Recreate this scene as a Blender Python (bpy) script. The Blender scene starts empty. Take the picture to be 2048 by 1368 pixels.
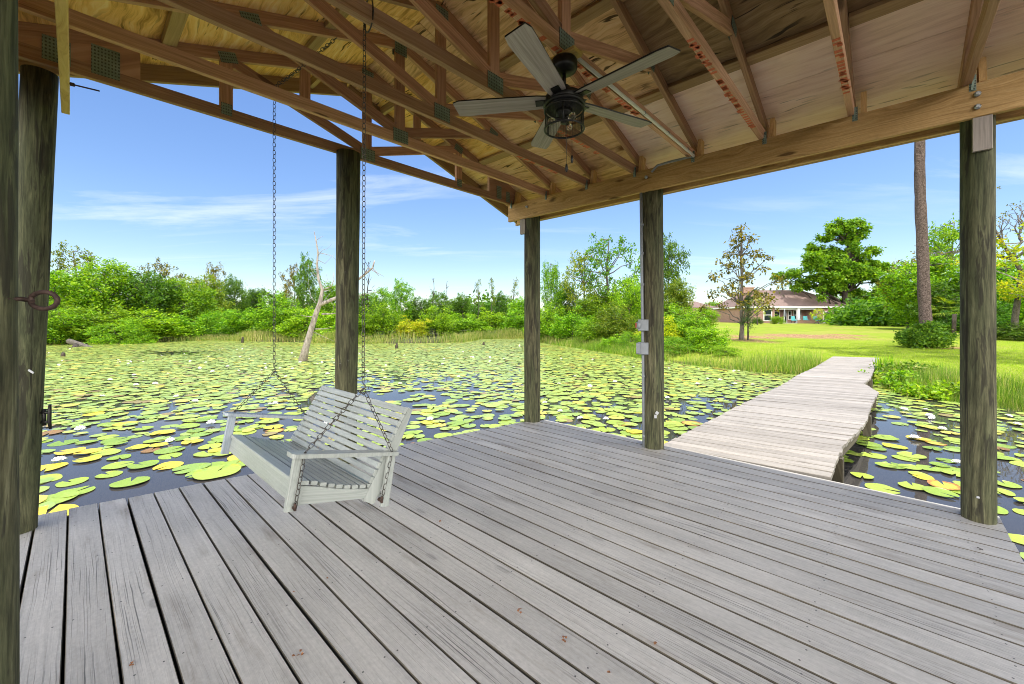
import bpy, math, random
import numpy as np
from mathutils import Vector, Matrix
R = math.radians
sc = bpy.context.scene
COL = sc.collection
rnd = random.Random(7)
H0, F0, HY = 1.35, 814.0, 639.0          # eye height, focal length (px of the 2048 wide photo), horizon row
WZ = -0.35                               # pond level
DU = Vector((-.7325, .681, 0)); DV = Vector((.681, .7325, 0))
def W(u, v, z=0.0): return Vector((DU.x*u+DV.x*v, DU.y*u+DV.y*v, z))
def G(x, y, z=0.0):                      # ground point seen in the photo at x, y
    Y = (H0-z)*F0/(y-HY); return Vector(((x-1024)/F0*Y, Y, z))
def P(x, y, Y): return Vector(((x-1024)/F0*Y, Y, H0+(HY-y)/F0*Y))

# ---------------------------------------------------------------- mesh builder
class MB:
    def __init__(s): s.v=[]; s.f=[]; s.uv=[]; s.m=[]; s.sm=[]
    def face(s, ids, uvs=None, m=0, smooth=False):
        s.f.append(tuple(ids)); s.uv.append(uvs if uvs else [(0,0)]*len(ids)); s.m.append(m); s.sm.append(smooth)
    def prism(s, loops, m=0, smooth=False, caps=True, u0=None):
        """loops: list of closed loops (same count) along the length; UV x = length, y = perimeter"""
        ru = rnd.uniform(0,50) if u0 is None else u0; rv = rnd.uniform(0,50)
        n=len(loops[0]); b=len(s.v); L=[0.0]
        for k in range(1,len(loops)): L.append(L[-1]+(sum((loops[k]),Vector())/n-sum((loops[k-1]),Vector())/n).length)
        per=[0.0]
        for i in range(n): per.append(per[-1]+(loops[0][(i+1)%n]-loops[0][i]).length)
        for lp in loops: s.v.extend(tuple(p) for p in lp)
        for k in range(len(loops)-1):
            for i in range(n):
                j=(i+1)%n; a=b+k*n
                s.face((a+i,a+j,a+n+j,a+n+i),[(ru+L[k],rv+per[i]),(ru+L[k],rv+per[i+1]),(ru+L[k+1],rv+per[i+1]),(ru+L[k+1],rv+per[i])],m,smooth)
        if caps:
            s.face([b+i for i in range(n)][::-1],[(ru+i*.002,rv+i*.03) for i in range(n)],m)
            e=b+(len(loops)-1)*n
            s.face([e+i for i in range(n)],[(ru+i*.002,rv+i*.03) for i in range(n)],m)
    def beam(s, p0, p1, wdir, w, h, m=0, c=0.0, hdir=None, seg=1, jit=0.0):
        """board from p0 to p1 (axis centre); w along wdir, h along the third axis; c = chamfer"""
        p0=Vector(p0); p1=Vector(p1); t=(p1-p0).normalized(); a=Vector(wdir); a=(a-t*a.dot(t)).normalized()
        b=t.cross(a) if hdir is None else Vector(hdir).normalized()
        x,y=w/2,h/2
        if c>0: prof=[(-x+c,-y),(x-c,-y),(x,-y+c),(x,y-c),(x-c,y),(-x+c,y),(-x,y-c),(-x,-y+c)]
        else: prof=[(-x,-y),(x,-y),(x,y),(-x,y)]
        if hdir is not None and t.cross(a).dot(b)<0: prof=prof[::-1]
        loops=[]
        for k in range(seg+1):
            q=p0+(p1-p0)*(k/seg)+(a*rnd.uniform(-jit,jit)+b*rnd.uniform(-jit,jit) if jit else Vector())
            loops.append([q+a*px+b*py for px,py in prof])
        s.prism(loops,m)
    def box(s, c, size, m=0, rz=0.0, ch=0.0):
        c=Vector(c); M=Matrix.Rotation(rz,3,'Z'); d=M@Vector((size[0]/2,0,0))
        s.beam(c-d,c+d,M@Vector((0,1,0)),size[1],size[2],m,ch)
    def tube(s, pts, radii, n=8, m=0, caps=True, smooth=True, closed=False):
        pts=[Vector(p) for p in pts]
        if not hasattr(radii,'__len__'): radii=[radii]*len(pts)
        loops=[]; prev=None; K=len(pts)
        for k,p in enumerate(pts):
            if closed: t=(pts[(k+1)%K]-pts[k-1]).normalized()
            else: t=(pts[min(k+1,K-1)]-pts[max(k-1,0)]).normalized()
            if prev is None:
                a=Vector((0,0,1)) if abs(t.z)<.9 else Vector((1,0,0))
            else: a=prev
            a=(a-t*a.dot(t)).normalized(); prev=a; b=t.cross(a)
            loops.append([p+(a*math.cos(2*math.pi*i/n)+b*math.sin(2*math.pi*i/n))*radii[k] for i in range(n)])
        if closed: loops.append(loops[0])
        s.prism(loops,m,smooth,caps and not closed)
    def lathe(s, c, prof, n=24, m=0, axis=None):
        c=Vector(c); loops=[[c+Vector((r*math.cos(2*math.pi*i/n),r*math.sin(2*math.pi*i/n),z)) for i in range(n)] for r,z in prof]
        s.prism(loops,m,True)
    def ball(s, c, r, m=0, n=10, sz=1.0):
        prof=[(max(1e-4,r*math.sin(math.pi*k/8)),-r*sz*math.cos(math.pi*k/8)) for k in range(9)]
        s.lathe(c,prof,n,m)
    def build(s, name, mats, parent=None, loc=None):
        me=bpy.data.meshes.new(name); me.from_pydata(s.v,[],s.f)
        uv=me.uv_layers.new(name='UVMap'); flat=[c for fu in s.uv for p in fu for c in p]
        uv.data.foreach_set('uv',flat)
        me.polygons.foreach_set('material_index',s.m); me.polygons.foreach_set('use_smooth',s.sm)
        for mt in (mats if isinstance(mats,(list,tuple)) else [mats]): me.materials.append(mt)
        me.update()
        o=bpy.data.objects.new(name,me); COL.objects.link(o)
        if parent: o.parent=parent
        return o
def rebase(o, loc):                       # put a mesh's origin at loc, keeping it in place
    loc=Vector(loc); o.data.transform(Matrix.Translation(-loc)); o.location=loc; return o
def tag(o, label, cat, group=None, kind=None):
    if label: o['label']=label
    if cat: o['category']=cat
    if group: o['group']=group
    if kind: o['kind']=kind
    return o
def thing(name, label, cat, loc=(0,0,0), group=None):
    o=bpy.data.objects.new(name,None); COL.objects.link(o); o.location=loc; o.empty_display_size=.2
    return tag(o,label,cat,group)
def part(mb, name, mats, parent, label=None):
    """mesh given in world space, parented under a (possibly nested) parent whose origin may not be 0"""
    o=mb.build(name,mats)
    off=Vector(); q=parent
    while q: off+=q.location; q=q.parent
    o.data.transform(Matrix.Translation(-off)); o.parent=parent
    if label: o['label']=label
    return o
def copy_tree(o, parent=None):
    c=o.copy(); COL.objects.link(c)
    if parent: c.parent=parent
    for ch in list(o.children): copy_tree(ch,c)
    return c
def fast_mesh(name, V, quads=None, ngons=None, mats=(), midx=None, smooth=False):
    """V (n,3); quads: verts are consecutive groups of k"""
    me=bpy.data.meshes.new(name); V=np.asarray(V,dtype=np.float32); n=len(V); k=quads or 4
    me.vertices.add(n); me.vertices.foreach_set('co',V.ravel())
    nf=n//k; me.loops.add(n); me.loops.foreach_set('vertex_index',np.arange(n,dtype=np.int32))
    me.polygons.add(nf); me.polygons.foreach_set('loop_start',np.arange(0,n,k,dtype=np.int32))
    try: me.polygons.foreach_set('loop_total',np.full(nf,k,dtype=np.int32))
    except Exception: pass
    if midx is not None: me.polygons.foreach_set('material_index',np.asarray(midx,dtype=np.int32))
    for m in mats: me.materials.append(m)
    me.update(calc_edges=True); return me

# ---------------------------------------------------------------- material helpers
class NT:
    def __init__(s, name):
        s.m=bpy.data.materials.new(name); s.m.use_nodes=True; s.t=s.m.node_tree; s.b=s.t.nodes['Principled BSDF']; s.out=s.t.nodes['Material Output']
    def n(s, typ, **kw):
        nd=s.t.nodes.new(typ)
        for k,v in kw.items(): setattr(nd,k,v)
        return nd
    def l(s, a, b): s.t.links.new(a,b)
    def set(s, sock, v):
        if hasattr(v,'is_linked') or hasattr(v,'links'): s.l(v,sock)
        else: sock.default_value=v
    def coord(s, kind='Object'): return s.n('ShaderNodeTexCoord').outputs[kind]
    def island(s): return s.n('ShaderNodeNewGeometry').outputs['Random Per Island']
    def objrand(s): return s.n('ShaderNodeObjectInfo').outputs['Random']
    def map(s, vec, scale=(1,1,1), loc=(0,0,0), rot=(0,0,0)):
        m=s.n('ShaderNodeMapping'); s.l(vec,m.inputs[0]); m.inputs['Scale'].default_value=scale; m.inputs['Location'].default_value=loc; m.inputs['Rotation'].default_value=rot
        return m.outputs[0]
    def noise(s, vec, scale=1, detail=4, rough=.55, dist=0, col=False):
        n=s.n('ShaderNodeTexNoise'); s.l(vec,n.inputs['Vector']); n.inputs['Scale'].default_value=scale; n.inputs['Detail'].default_value=detail
        n.inputs['Roughness'].default_value=rough; n.inputs['Distortion'].default_value=dist
        return n.outputs['Color' if col else 'Fac']
    def voro(s, vec, scale=1, out='Distance', feature='F1', rand=1.0):
        n=s.n('ShaderNodeTexVoronoi'); n.feature=feature; s.l(vec,n.inputs['Vector']); n.inputs['Scale'].default_value=scale; n.inputs['Randomness'].default_value=rand
        return n.outputs[out]
    def ramp(s, fac, stops, interp='LINEAR'):
        r=s.n('ShaderNodeValToRGB'); s.l(fac,r.inputs[0]); e=r.color_ramp.elements; r.color_ramp.interpolation=interp
        while len(e)<len(stops): e.new(.5)
        for k,(p,c) in enumerate(stops):
            e[k].position=p; e[k].color=(c,c,c,1) if not hasattr(c,'__len__') else (*c,1)
        return r.outputs[0]
    def mix(s, fac, a, b, mode='MIX'):
        n=s.n('ShaderNodeMix',data_type='RGBA',blend_type=mode)
        s.set(n.inputs[0],fac)
        for k,v in ((6,a),(7,b)):
            if isinstance(v,tuple): v=(*v,1) if len(v)==3 else v
            s.set(n.inputs[k],v)
        return n.outputs[2]
    def math(s, op, a, b=0.0, c=None):
        n=s.n('ShaderNodeMath',operation=op); s.set(n.inputs[0],a); s.set(n.inputs[1],b)
        if c is not None: s.set(n.inputs[2],c)
        return n.outputs[0]
    def vadd(s, a, b):
        n=s.n('ShaderNodeVectorMath',operation='ADD'); s.l(a,n.inputs[0]); s.set(n.inputs[1],b); return n.outputs[0]
    def comb(s, x, y, z):
        n=s.n('ShaderNodeCombineXYZ'); s.set(n.inputs[0],x); s.set(n.inputs[1],y); s.set(n.inputs[2],z); return n.outputs[0]
    def bump(s, h, strength=.3, dist=.01):
        n=s.n('ShaderNodeBump'); s.l(h,n.inputs['Height']); n.inputs['Strength'].default_value=strength; n.inputs['Distance'].default_value=dist
        s.l(n.outputs[0],s.b.inputs['Normal']); return n.outputs[0]
    def fin(s, col, rough=.6, spec=.5, metal=0.0):
        if isinstance(col,tuple): s.b.inputs['Base Color'].default_value=(*col,1)
        else: s.l(col,s.b.inputs['Base Color'])
        s.set(s.b.inputs['Roughness'],rough); s.b.inputs['Metallic'].default_value=metal; s.b.inputs['Specular IOR Level'].default_value=spec
        return s.m

def plain(name, col, rough=.5, metal=0, var=.15, scale=30, spec=.5):
    k=NT(name); c=k.coord(); n=k.noise(c,scale,4)
    lo=tuple(x*(1-var) for x in col); hi=tuple(min(1,x*(1+var)) for x in col)
    return k.fin(k.ramp(n,[(.3,lo),(.7,hi)]),rough,spec,metal)

def wood(name, base, dark, light, grain=1.0, rough=.75, knots=.5, var=.35, crack=.0, stain=None, ksz=1.0, kd=1.0, speck=0.0, bump=.25):
    """board material in UV metres: x along the grain, y across"""
    k=NT(name); uv=k.coord('UV'); isl=k.math('FRACT',k.math('ADD',k.island(),k.math('MULTIPLY',k.objrand(),3.7)))
    off=k.comb(k.math('MULTIPLY',isl,91.3),k.math('MULTIPLY',isl,37.7),0.0)
    p=k.vadd(uv,off)
    wob=k.noise(k.map(p,(1.3,5,1)),1,3,.5)
    pw=k.vadd(p,k.comb(0.0,k.math('MULTIPLY',k.math('SUBTRACT',wob,.5),.10*grain),0.0))
    g1=k.noise(k.map(pw,(1.6,64,1)),1,5,.6); g2=k.noise(k.map(pw,(5,190,1)),1,3,.6)
    big=k.noise(k.map(p,(.9,3.2,1)),1,3,.5)
    f=k.math('ADD',k.math('MULTIPLY',g1,.55),k.math('ADD',k.math('MULTIPLY',g2,.25),k.math('MULTIPLY',big,.2)))
    col=k.ramp(f,[(.33,dark),(.5,base),(.68,light)])
    h=f
    if knots>0:
        kv=k.voro(k.map(pw,(1.7*kd,5.2*kd,1)),1.0)
        kn=k.ramp(kv,[(0.055*ksz,1.0),(.085*ksz,0.0)])
        sel=k.ramp(k.voro(k.map(pw,(1.7*kd,5.2*kd,1)),1.0,'Color'),[(.50,0.0),(.56,1.0)])
        kn=k.math('MULTIPLY',k.math('MULTIPLY',kn,sel),knots)
        rings=k.ramp(k.noise(k.map(pw,(14,60,1)),1,3),[(.35,.35),(.65,1.0)])
        col=k.mix(kn,col,k.mix(rings,tuple(x*.25 for x in dark),tuple(x*.75 for x in dark)))
    if crack>0:
        cr=k.noise(k.map(pw,(.9,210,1)),1,2,.5); cm=k.ramp(cr,[(.575,0.0),(.62,1.0)])
        c2=k.ramp(k.noise(k.map(p,(1.1,2.0,1),(3.3,7.7,0)),1,3),[(.38,0.0),(.66,1.0)])
        cm=k.math('MULTIPLY',k.math('MULTIPLY',cm,c2),crack)
        col=k.mix(cm,col,tuple(x*.22 for x in dark)); h=k.math('SUBTRACT',h,k.math('MULTIPLY',cm,.8))
    if stain:
        st=k.noise(k.map(p,(1.0,5.5,1),(11,5,0)),1,4,.6); sm=k.ramp(st,[(.57,0.0),(.74,.8)])
        col=k.mix(sm,col,stain)
    if speck>0:
        col=k.mix(1.0,col,k.ramp(k.noise(k.map(p,(38,70,1),(9,4,0)),1,5,.7),[(.3,1-speck),(.7,1+speck*.5)]),'MULTIPLY')
        col=k.mix(1.0,col,k.ramp(k.noise(k.map(p,(1.6,4,1),(2,14,0)),1,4,.65),[(.3,1-speck),(.7,1+speck*.5)]),'MULTIPLY')
    vv=k.ramp(isl,[(0,1-var),(1,1+var*.6)])
    col=k.mix(1.0,col,vv,'MULTIPLY')
    k.bump(h,bump,.004)
    return k.fin(col,rough,.35)
# ================================================================ materials
M={}
M['deck']=wood('deck_paint',(.49,.466,.412),(.40,.38,.335),(.55,.525,.468),.4,.6,.5,.12,speck=.16,crack=.8,stain=(.19,.155,.11),ksz=1.3,bump=.35)
M['walk']=wood('walk_wood',(.30,.275,.243),(.20,.178,.152),(.37,.342,.308),.5,.85,.5,.16,speck=.14,crack=.6,bump=.4)
M['under']=wood('under_wood',(.10,.085,.06),(.045,.04,.03),(.16,.14,.10),1.0,.85,.3,.3)
M['truss']=wood('truss_wood',(.46,.265,.16),(.26,.135,.075),(.63,.40,.27),.8,.8,.9,.3,ksz=1.7)
M['web']=wood('web_wood',(.42,.23,.135),(.22,.11,.06),(.60,.37,.24),.8,.8,.9,.4,ksz=1.8)
M['beam']=wood('beam_wood',(.52,.32,.125),(.26,.14,.045),(.68,.47,.22),2.2,.72,1.0,.10,ksz=2.9,kd=1.55,speck=.15)
M['fascia']=wood('fascia_wood',(.34,.22,.11),(.2,.125,.06),(.44,.31,.17),1.0,.8,.5,.2)
M['gold']=wood('new_board',(.55,.38,.13),(.34,.19,.055),(.66,.50,.22),2.6,.75,.3,.1)
M['grey_block']=wood('grey_block',(.25,.22,.20),(.14,.12,.10),(.34,.30,.27),.8,.85,.6,.2)
M['swing']=wood('swing_paint',(.335,.36,.335),(.25,.27,.25),(.41,.43,.405),.6,.32,.18,.10,speck=.14,crack=.12,bump=.15)
M['swing_arm']=wood('swing_paint_worn',(.30,.345,.385),(.22,.26,.31),(.37,.41,.44),.6,.5,.2,.1,crack=.3,bump=.15)
M['blade']=wood('fan_blade_wood',(.33,.285,.265),(.19,.165,.15),(.47,.42,.395),.5,.7,0,.25)
M['black']=plain('dark_bronze_metal',(.014,.013,.012),.45,.5)
M['mesh_black']=plain('black_wire',(.012,.011,.010),.5,.6)
M['galv']=plain('galvanised_steel',(.34,.35,.35),.42,.8,.25,60)
M['chain']=plain('chain_steel',(.065,.058,.05),.5,.35,.45,80)
M['rust']=plain('rusty_iron',(.06,.036,.028),.75,.4,.5,60)
M['pvc']=plain('white_plastic',(.66,.65,.60),.4,0,.06,8)
M['grey_pvc']=plain('grey_plastic',(.22,.24,.26),.45,0,.1,12)
M['nail']=plain('nail_steel',(.10,.095,.09),.6,.3,.2,60)
M['scrap']=plain('dry_leaf',(.25,.105,.04),.8,0,.4,200)
M['red']=plain('red_ink',(.50,.11,.05),.8,0,.25,90)
M['tag_white']=plain('white_tag',(.36,.37,.38),.4,0,.05)
def plate_mat():
    k=NT('gusset_steel'); c=k.coord('UV')
    d=k.voro(k.map(c,(62,46,1)),1.0,rand=.0); dots=k.ramp(d,[(.22,1.0),(.34,0.0)])
    n=k.noise(k.map(c,(9,9,9)),1,5,.6)
    base=k.ramp(n,[(.3,(.13,.18,.145)),(.55,(.22,.29,.24)),(.75,(.30,.34,.29))])
    col=k.mix(k.math('MULTIPLY',dots,.8),base,(.03,.035,.03)); k.bump(dots,.5,.003)
    return k.fin(col,.5,.5,.45)
M['plate']=plate_mat()
def ply_mat(name,a,b,c_,wv=1.0):
    """plywood sheathing underside: long grain along UV x, dark splits, knots"""
    k=NT(name); p=k.coord('UV')
    wob=k.noise(k.map(p,(.8,2.2,1)),1,4,.55)
    pw=k.vadd(p,k.comb(0.0,k.math('MULTIPLY',k.math('SUBTRACT',wob,.5),.34*wv),0.0))
    g=k.noise(k.map(pw,(2.2,24,1)),1,6,.62); big=k.noise(k.map(p,(.55,1.5,1)),1,4,.6)
    fine=k.noise(k.map(pw,(6,120,1)),1,3,.6)
    f=k.math('ADD',k.math('MULTIPLY',g,.5),k.math('ADD',k.math('MULTIPLY',big,.32),k.math('MULTIPLY',fine,.18)))
    col=k.ramp(f,[(.39-.06*(1-wv),tuple(x*(1-.3*wv) for x in a)),(.5,b),(.61+.05*(1-wv),c_)])
    sp=k.noise(k.map(pw,(3.2,30,1),(5,9,0)),1,2,.5); sm=k.ramp(sp,[(.615,0.0),(.655,.95)])
    gate=k.ramp(k.noise(k.map(p,(1.3,1.6,1),(2,8,0)),1,2),[(.45,0.0),(.6,1.0)])
    col=k.mix(k.math('MULTIPLY',k.math('MULTIPLY',sm,gate),.4+.6*wv),col,tuple(x*.10 for x in a))
    kv=k.voro(k.map(pw,(1.6,2.9,1)),1.0); kn=k.ramp(kv,[(.05,1.0),(.15,0.0)])
    sel=k.ramp(k.voro(k.map(pw,(1.6,2.9,1)),1.0,'Color'),[(.55,0.0),(.6,1.0)])
    col=k.mix(k.math('MULTIPLY',kn,sel),col,(a[0]*.35,a[1]*.22,a[2]*.2))
    st=k.noise(k.map(p,(.7,.9,1),(21,2,0)),1,5,.65); col=k.mix(k.ramp(st,[(.52,0.0),(.72,.55)]),col,tuple(x*.45 for x in a))
    k.bump(f,.25,.004)
    return k.fin(col,.85,.3)
M['ply_gold']=ply_mat('plywood_gold',(.54,.27,.07),(.80,.47,.16),(.88,.64,.32))
M['ply_dark']=ply_mat('plywood_brown',(.13,.08,.037),(.23,.145,.07),(.34,.23,.125))
M['ply_pink']=ply_mat('plywood_pink',(.70,.48,.36),(.84,.63,.50),(.90,.73,.61),.35)
M['ply_mid']=ply_mat('plywood_tan',(.50,.28,.13),(.70,.44,.24),(.82,.59,.37))
def post_mat():
    k=NT('treated_pole'); c=k.coord('Object'); r=k.objrand()
    off=k.vadd(c,k.comb(k.math('MULTIPLY',r,13.0),k.math('MULTIPLY',r,29.0),k.math('MULTIPLY',r,7.0)))
    w=k.noise(k.map(off,(4,4,.9)),1,3,.5,col=True)
    sep=k.n('ShaderNodeVectorMath',operation='SCALE'); k.l(w,sep.inputs[0]); sep.inputs['Scale'].default_value=.10
    o2=k.vadd(off,sep.outputs[0])
    g=k.noise(k.map(o2,(40,40,2.6)),1,6,.68); f=k.noise(k.map(o2,(150,150,9)),1,4,.6)
    fac=k.math('ADD',k.math('MULTIPLY',g,.7),k.math('MULTIPLY',f,.3))
    col=k.ramp(fac,[(.34,(.018,.016,.009)),(.47,(.062,.055,.030)),(.57,(.125,.115,.066)),(.68,(.235,.215,.13))])
    big=k.noise(k.map(off,(3.2,3.2,.55)),1,4,.6)
    col=k.mix(k.ramp(big,[(.40,0.0),(.62,.75)]),col,k.ramp(fac,[(.35,(.016,.022,.010)),(.65,(.08,.095,.044))]))
    pat=k.noise(k.map(o2,(21,21,3.0),(4,2,9)),1,4,.6,.4); pm=k.ramp(pat,[(.55,0.0),(.60,.72)])
    col=k.mix(pm,col,(.020,.018,.013))
    ck=k.noise(k.map(off,(75,75,.9)),1,2,.5); col=k.mix(k.ramp(ck,[(.64,0.0),(.68,.85)]),col,(.012,.010,.007))
    spl=k.noise(k.map(off,(9,9,7),(8,1,3)),1,5,.7); col=k.mix(k.ramp(spl,[(.68,0.0),(.78,.35)]),col,(.40,.42,.38))
    k.bump(fac,.6,.008)
    return k.fin(col,.85,.3)
M['post']=post_mat()
M['roof_top']=plain('roof_shingle',(.12,.10,.09),.9,0,.3,8)

# ================================================================ dock deck
PITCH=.150; V0=-.029
def ufar(v): return 4.283-.183*v
deck=thing('dock_deck','covered dock deck of long weathered grey painted boards over the pond','deck',W(1.9,2,0))
bd=MB(); nails=MB()
k=-2
while V0+PITCH*k<4.30:
    va=V0+PITCH*k+.0036+rnd.uniform(-.001,.0022); vb=V0+PITCH*(k+1)-.0036-rnd.uniform(-.001,.0022)
    if k==-2: va+=.0
    th=.038; c=.0025; dz=rnd.uniform(-.0012,.0012)
    u0=-.545+rnd.uniform(-.006,.006)
    def ue(v):
        return ufar(v)+rj if v<4.05 else min(ufar(v),3.42)+rj
    rj=rnd.uniform(-.008,.008)
    prof=[(va,-th),(vb,-th),(vb,-c),(vb-c,0),(va+c,0),(va,-c)]
    segs=7; wig=[(rnd.uniform(-.0016,.0016)) for _ in range(segs+1)]
    loops=[]
    for q in range(segs+1):
        loops.append([W(u0+(ue(v)-u0)*q/segs,v+(wig[q] if 0<q<segs else 0),z+dz) for v,z in prof])
    f0=len(bd.f); bd.prism(loops)
    for q in range(segs):
        for e in (1,2,4,5): bd.m[f0+q*6+e]=2
    uj=-.35
    while uj<ue(va)-.05:
        for v in (va+.028,vb-.028):
            p=W(uj+rnd.uniform(-.012,.012),v+rnd.uniform(-.006,.006),dz+.0005); r=.0042
            bd.face(range(len(bd.v),len(bd.v)+6),None,1); bd.v.extend(tuple(p+Vector((r*math.cos(a*R(60)),r*math.sin(a*R(60)),0))) for a in range(6))
        uj+=.61
    k+=1
part(bd,'deck_boards',[M['deck'],M['nail'],M['under']],deck)
fr=MB()
for v in [-.25,.75,1.7,2.7,3.6,4.22]:
    fr.beam(W(-.5,v,-.115),W(min(ufar(v)-.04,3.3 if v>4 else 9),v,-.115),(0,0,1),.145,.04)
uj=-.35
while uj<3.3: fr.beam(W(uj,-.3,-.29),W(uj,4.25,-.29),(0,0,1),.18,.045); uj+=.9
part(fr,'joists',M['under'],deck)
rim=MB()
rim.beam(W(ufar(-.33)-.015,-.33,-.195),W(ufar(3.98)-.015,3.98,-.195),(0,0,1),.30,.03)
rim.beam(W(-.52,-.33,-.195),W(-.52,4.3,-.195),(0,0,1),.30,.03); rim.beam(W(-.5,-.34,-.195),W(4.3,-.34,-.195),(0,0,1),.30,.03); rim.beam(W(-.5,4.27,-.195),W(3.3,4.27,-.195),(0,0,1),.30,.03)
part(rim,'rim_board',M['under'],deck)
# ================================================================ pavilion
pav=thing('dock_pavilion','open boathouse roof of brown timber trusses on round treated poles','pavilion',W(1.9,2,0))
BZ0,BZ1=H0+1.338,H0+1.565          # beam bottom, beam top
def pole(base, top, r0, r1, label=None, seed=0):
    rr=random.Random(seed); b=Vector(base); t=Vector(top); d=(t-b)/(t.z-b.z); b0=b-d*(b.z+1.3)
    mb=MB(); loops=[]; N=36; K=34; ph=[rr.uniform(0,6.28) for _ in range(8)]
    for q in range(K+1):
        f=q/K; c=b0+(t-b0)*f; r=r0+(r1-r0)*f
        lp=[]
        for i in range(N):
            a=2*math.pi*i/N
            e=1+.012*math.sin(2*a+ph[0]+f*1.5)+.010*math.sin(3*a+ph[1]-f*4)+.006*math.sin(7*a+ph[2]+f*9)+.007*math.sin(f*23+ph[3]+a)+.005*math.sin(11*a+ph[5]+f*3)
            lp.append(c+Vector((math.cos(a),math.sin(a),0))*r*e)
        loops.append(lp)
    mb.prism(loops,0,True)
    return part(mb,'post',M['post'],pav,label)
ps_left=pole(W(4.10,-.26,0)+Vector((.025,0,0)),W(4.02,-.19,BZ1+.012)+Vector((.06,0,0)),.084,.082,'greenish pole with a black cleat',3)
ps_front=pole(W(2.02,-.225,0)+Vector((.02,0,0)),W(2.0,-.228,BZ1+.3)+Vector((.02,0,0)),.098,.094,'weathered pole carrying the iron eye hook',11)
ps_mid=pole(W(3.80,1.762,0),W(3.772,1.775,BZ1+.016),.094,.107,None,5)
ps_corner=pole(W(3.50,4.165,0),W(3.515,4.175,BZ0+.10),.107,.105,None,8)
ps_cond=pole(W(1.86,4.165,0)+Vector((.028,0,0)),W(1.87,4.165,BZ0+.10)+Vector((.028,0,0)),.103,.104,'dark streaked pole with grey conduit',21)
ps_right=pole(W(-.437,4.167,0),W(-.43,4.165,BZ0+.10),.082,.081,'dark streaked pole at the deck end',34)
for u in (-.25,): pole(W(u,-.225,0),W(u,-.225,BZ1-.2),.095,.095,None,40)
# beams: pairs of 2x10 either side of the poles
bm=MB(); zc=(BZ0+BZ1)/2; hb=BZ1-BZ0
bm.beam(W(3.845,4.079,zc),W(-.95,4.079,zc),(0,0,1),hb,.040,0,.004)
inner=part(bm,'beam',M['beam'],pav,'knotty golden brown beam along the right poles')
bm=MB(); bm.beam(W(3.845,4.26,zc),W(-.95,4.26,zc),(0,0,1),hb,.040,0,.004); part(bm,'beam',M['beam'],pav)
bm=MB(); bm.beam(W(3.93,-.038,zc),W(-.95,-.038,zc),(0,0,1),hb,.038,0,.003)
lb=part(bm,'beam',M['gold'],pav,'pale yellow beam overhead beside the corner pole')
bm=MB(); a=P(141,168,2.33); bm.tube([a,a+Vector((.115,.05,-.012))],[.0045,.0045],6); bm.tube([a,a+Vector((.014,.006,-.0015))],[.011,.011],8); part(bm,'bolt',M['rust'],lb)
bm=MB(); bm.beam(W(3.76,-.33,zc),W(-.95,-.33,zc),(0,0,1),hb,.040,0,.004); part(bm,'beam',M['beam'],pav)
bt=MB()
for u,dz in ((-.42,.035),(-.42,-.05),(1.86,.03),(3.5,.03)):
    q=W(u,4.054,zc+dz); n=-DV
    bt=MB(); bt.tube([q,q+n*.009,q+n*.010,q+n*.024],[.017,.017,.010,.009],12,0); part(bt,'bolt',M['galv'],inner)
# spacer blocks under the inner beam
def spacer(u,du,h):
    mb=MB(); mb.beam(W(u+du,4.078,BZ0-.004),W(u+du,4.078,BZ0-h),DU,.088,.038,0,.003); return part(mb,'spacer_block',M['grey_block'],pav)
spacer(-.437,-.006,.225); spacer(3.50,.086,.20)
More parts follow.
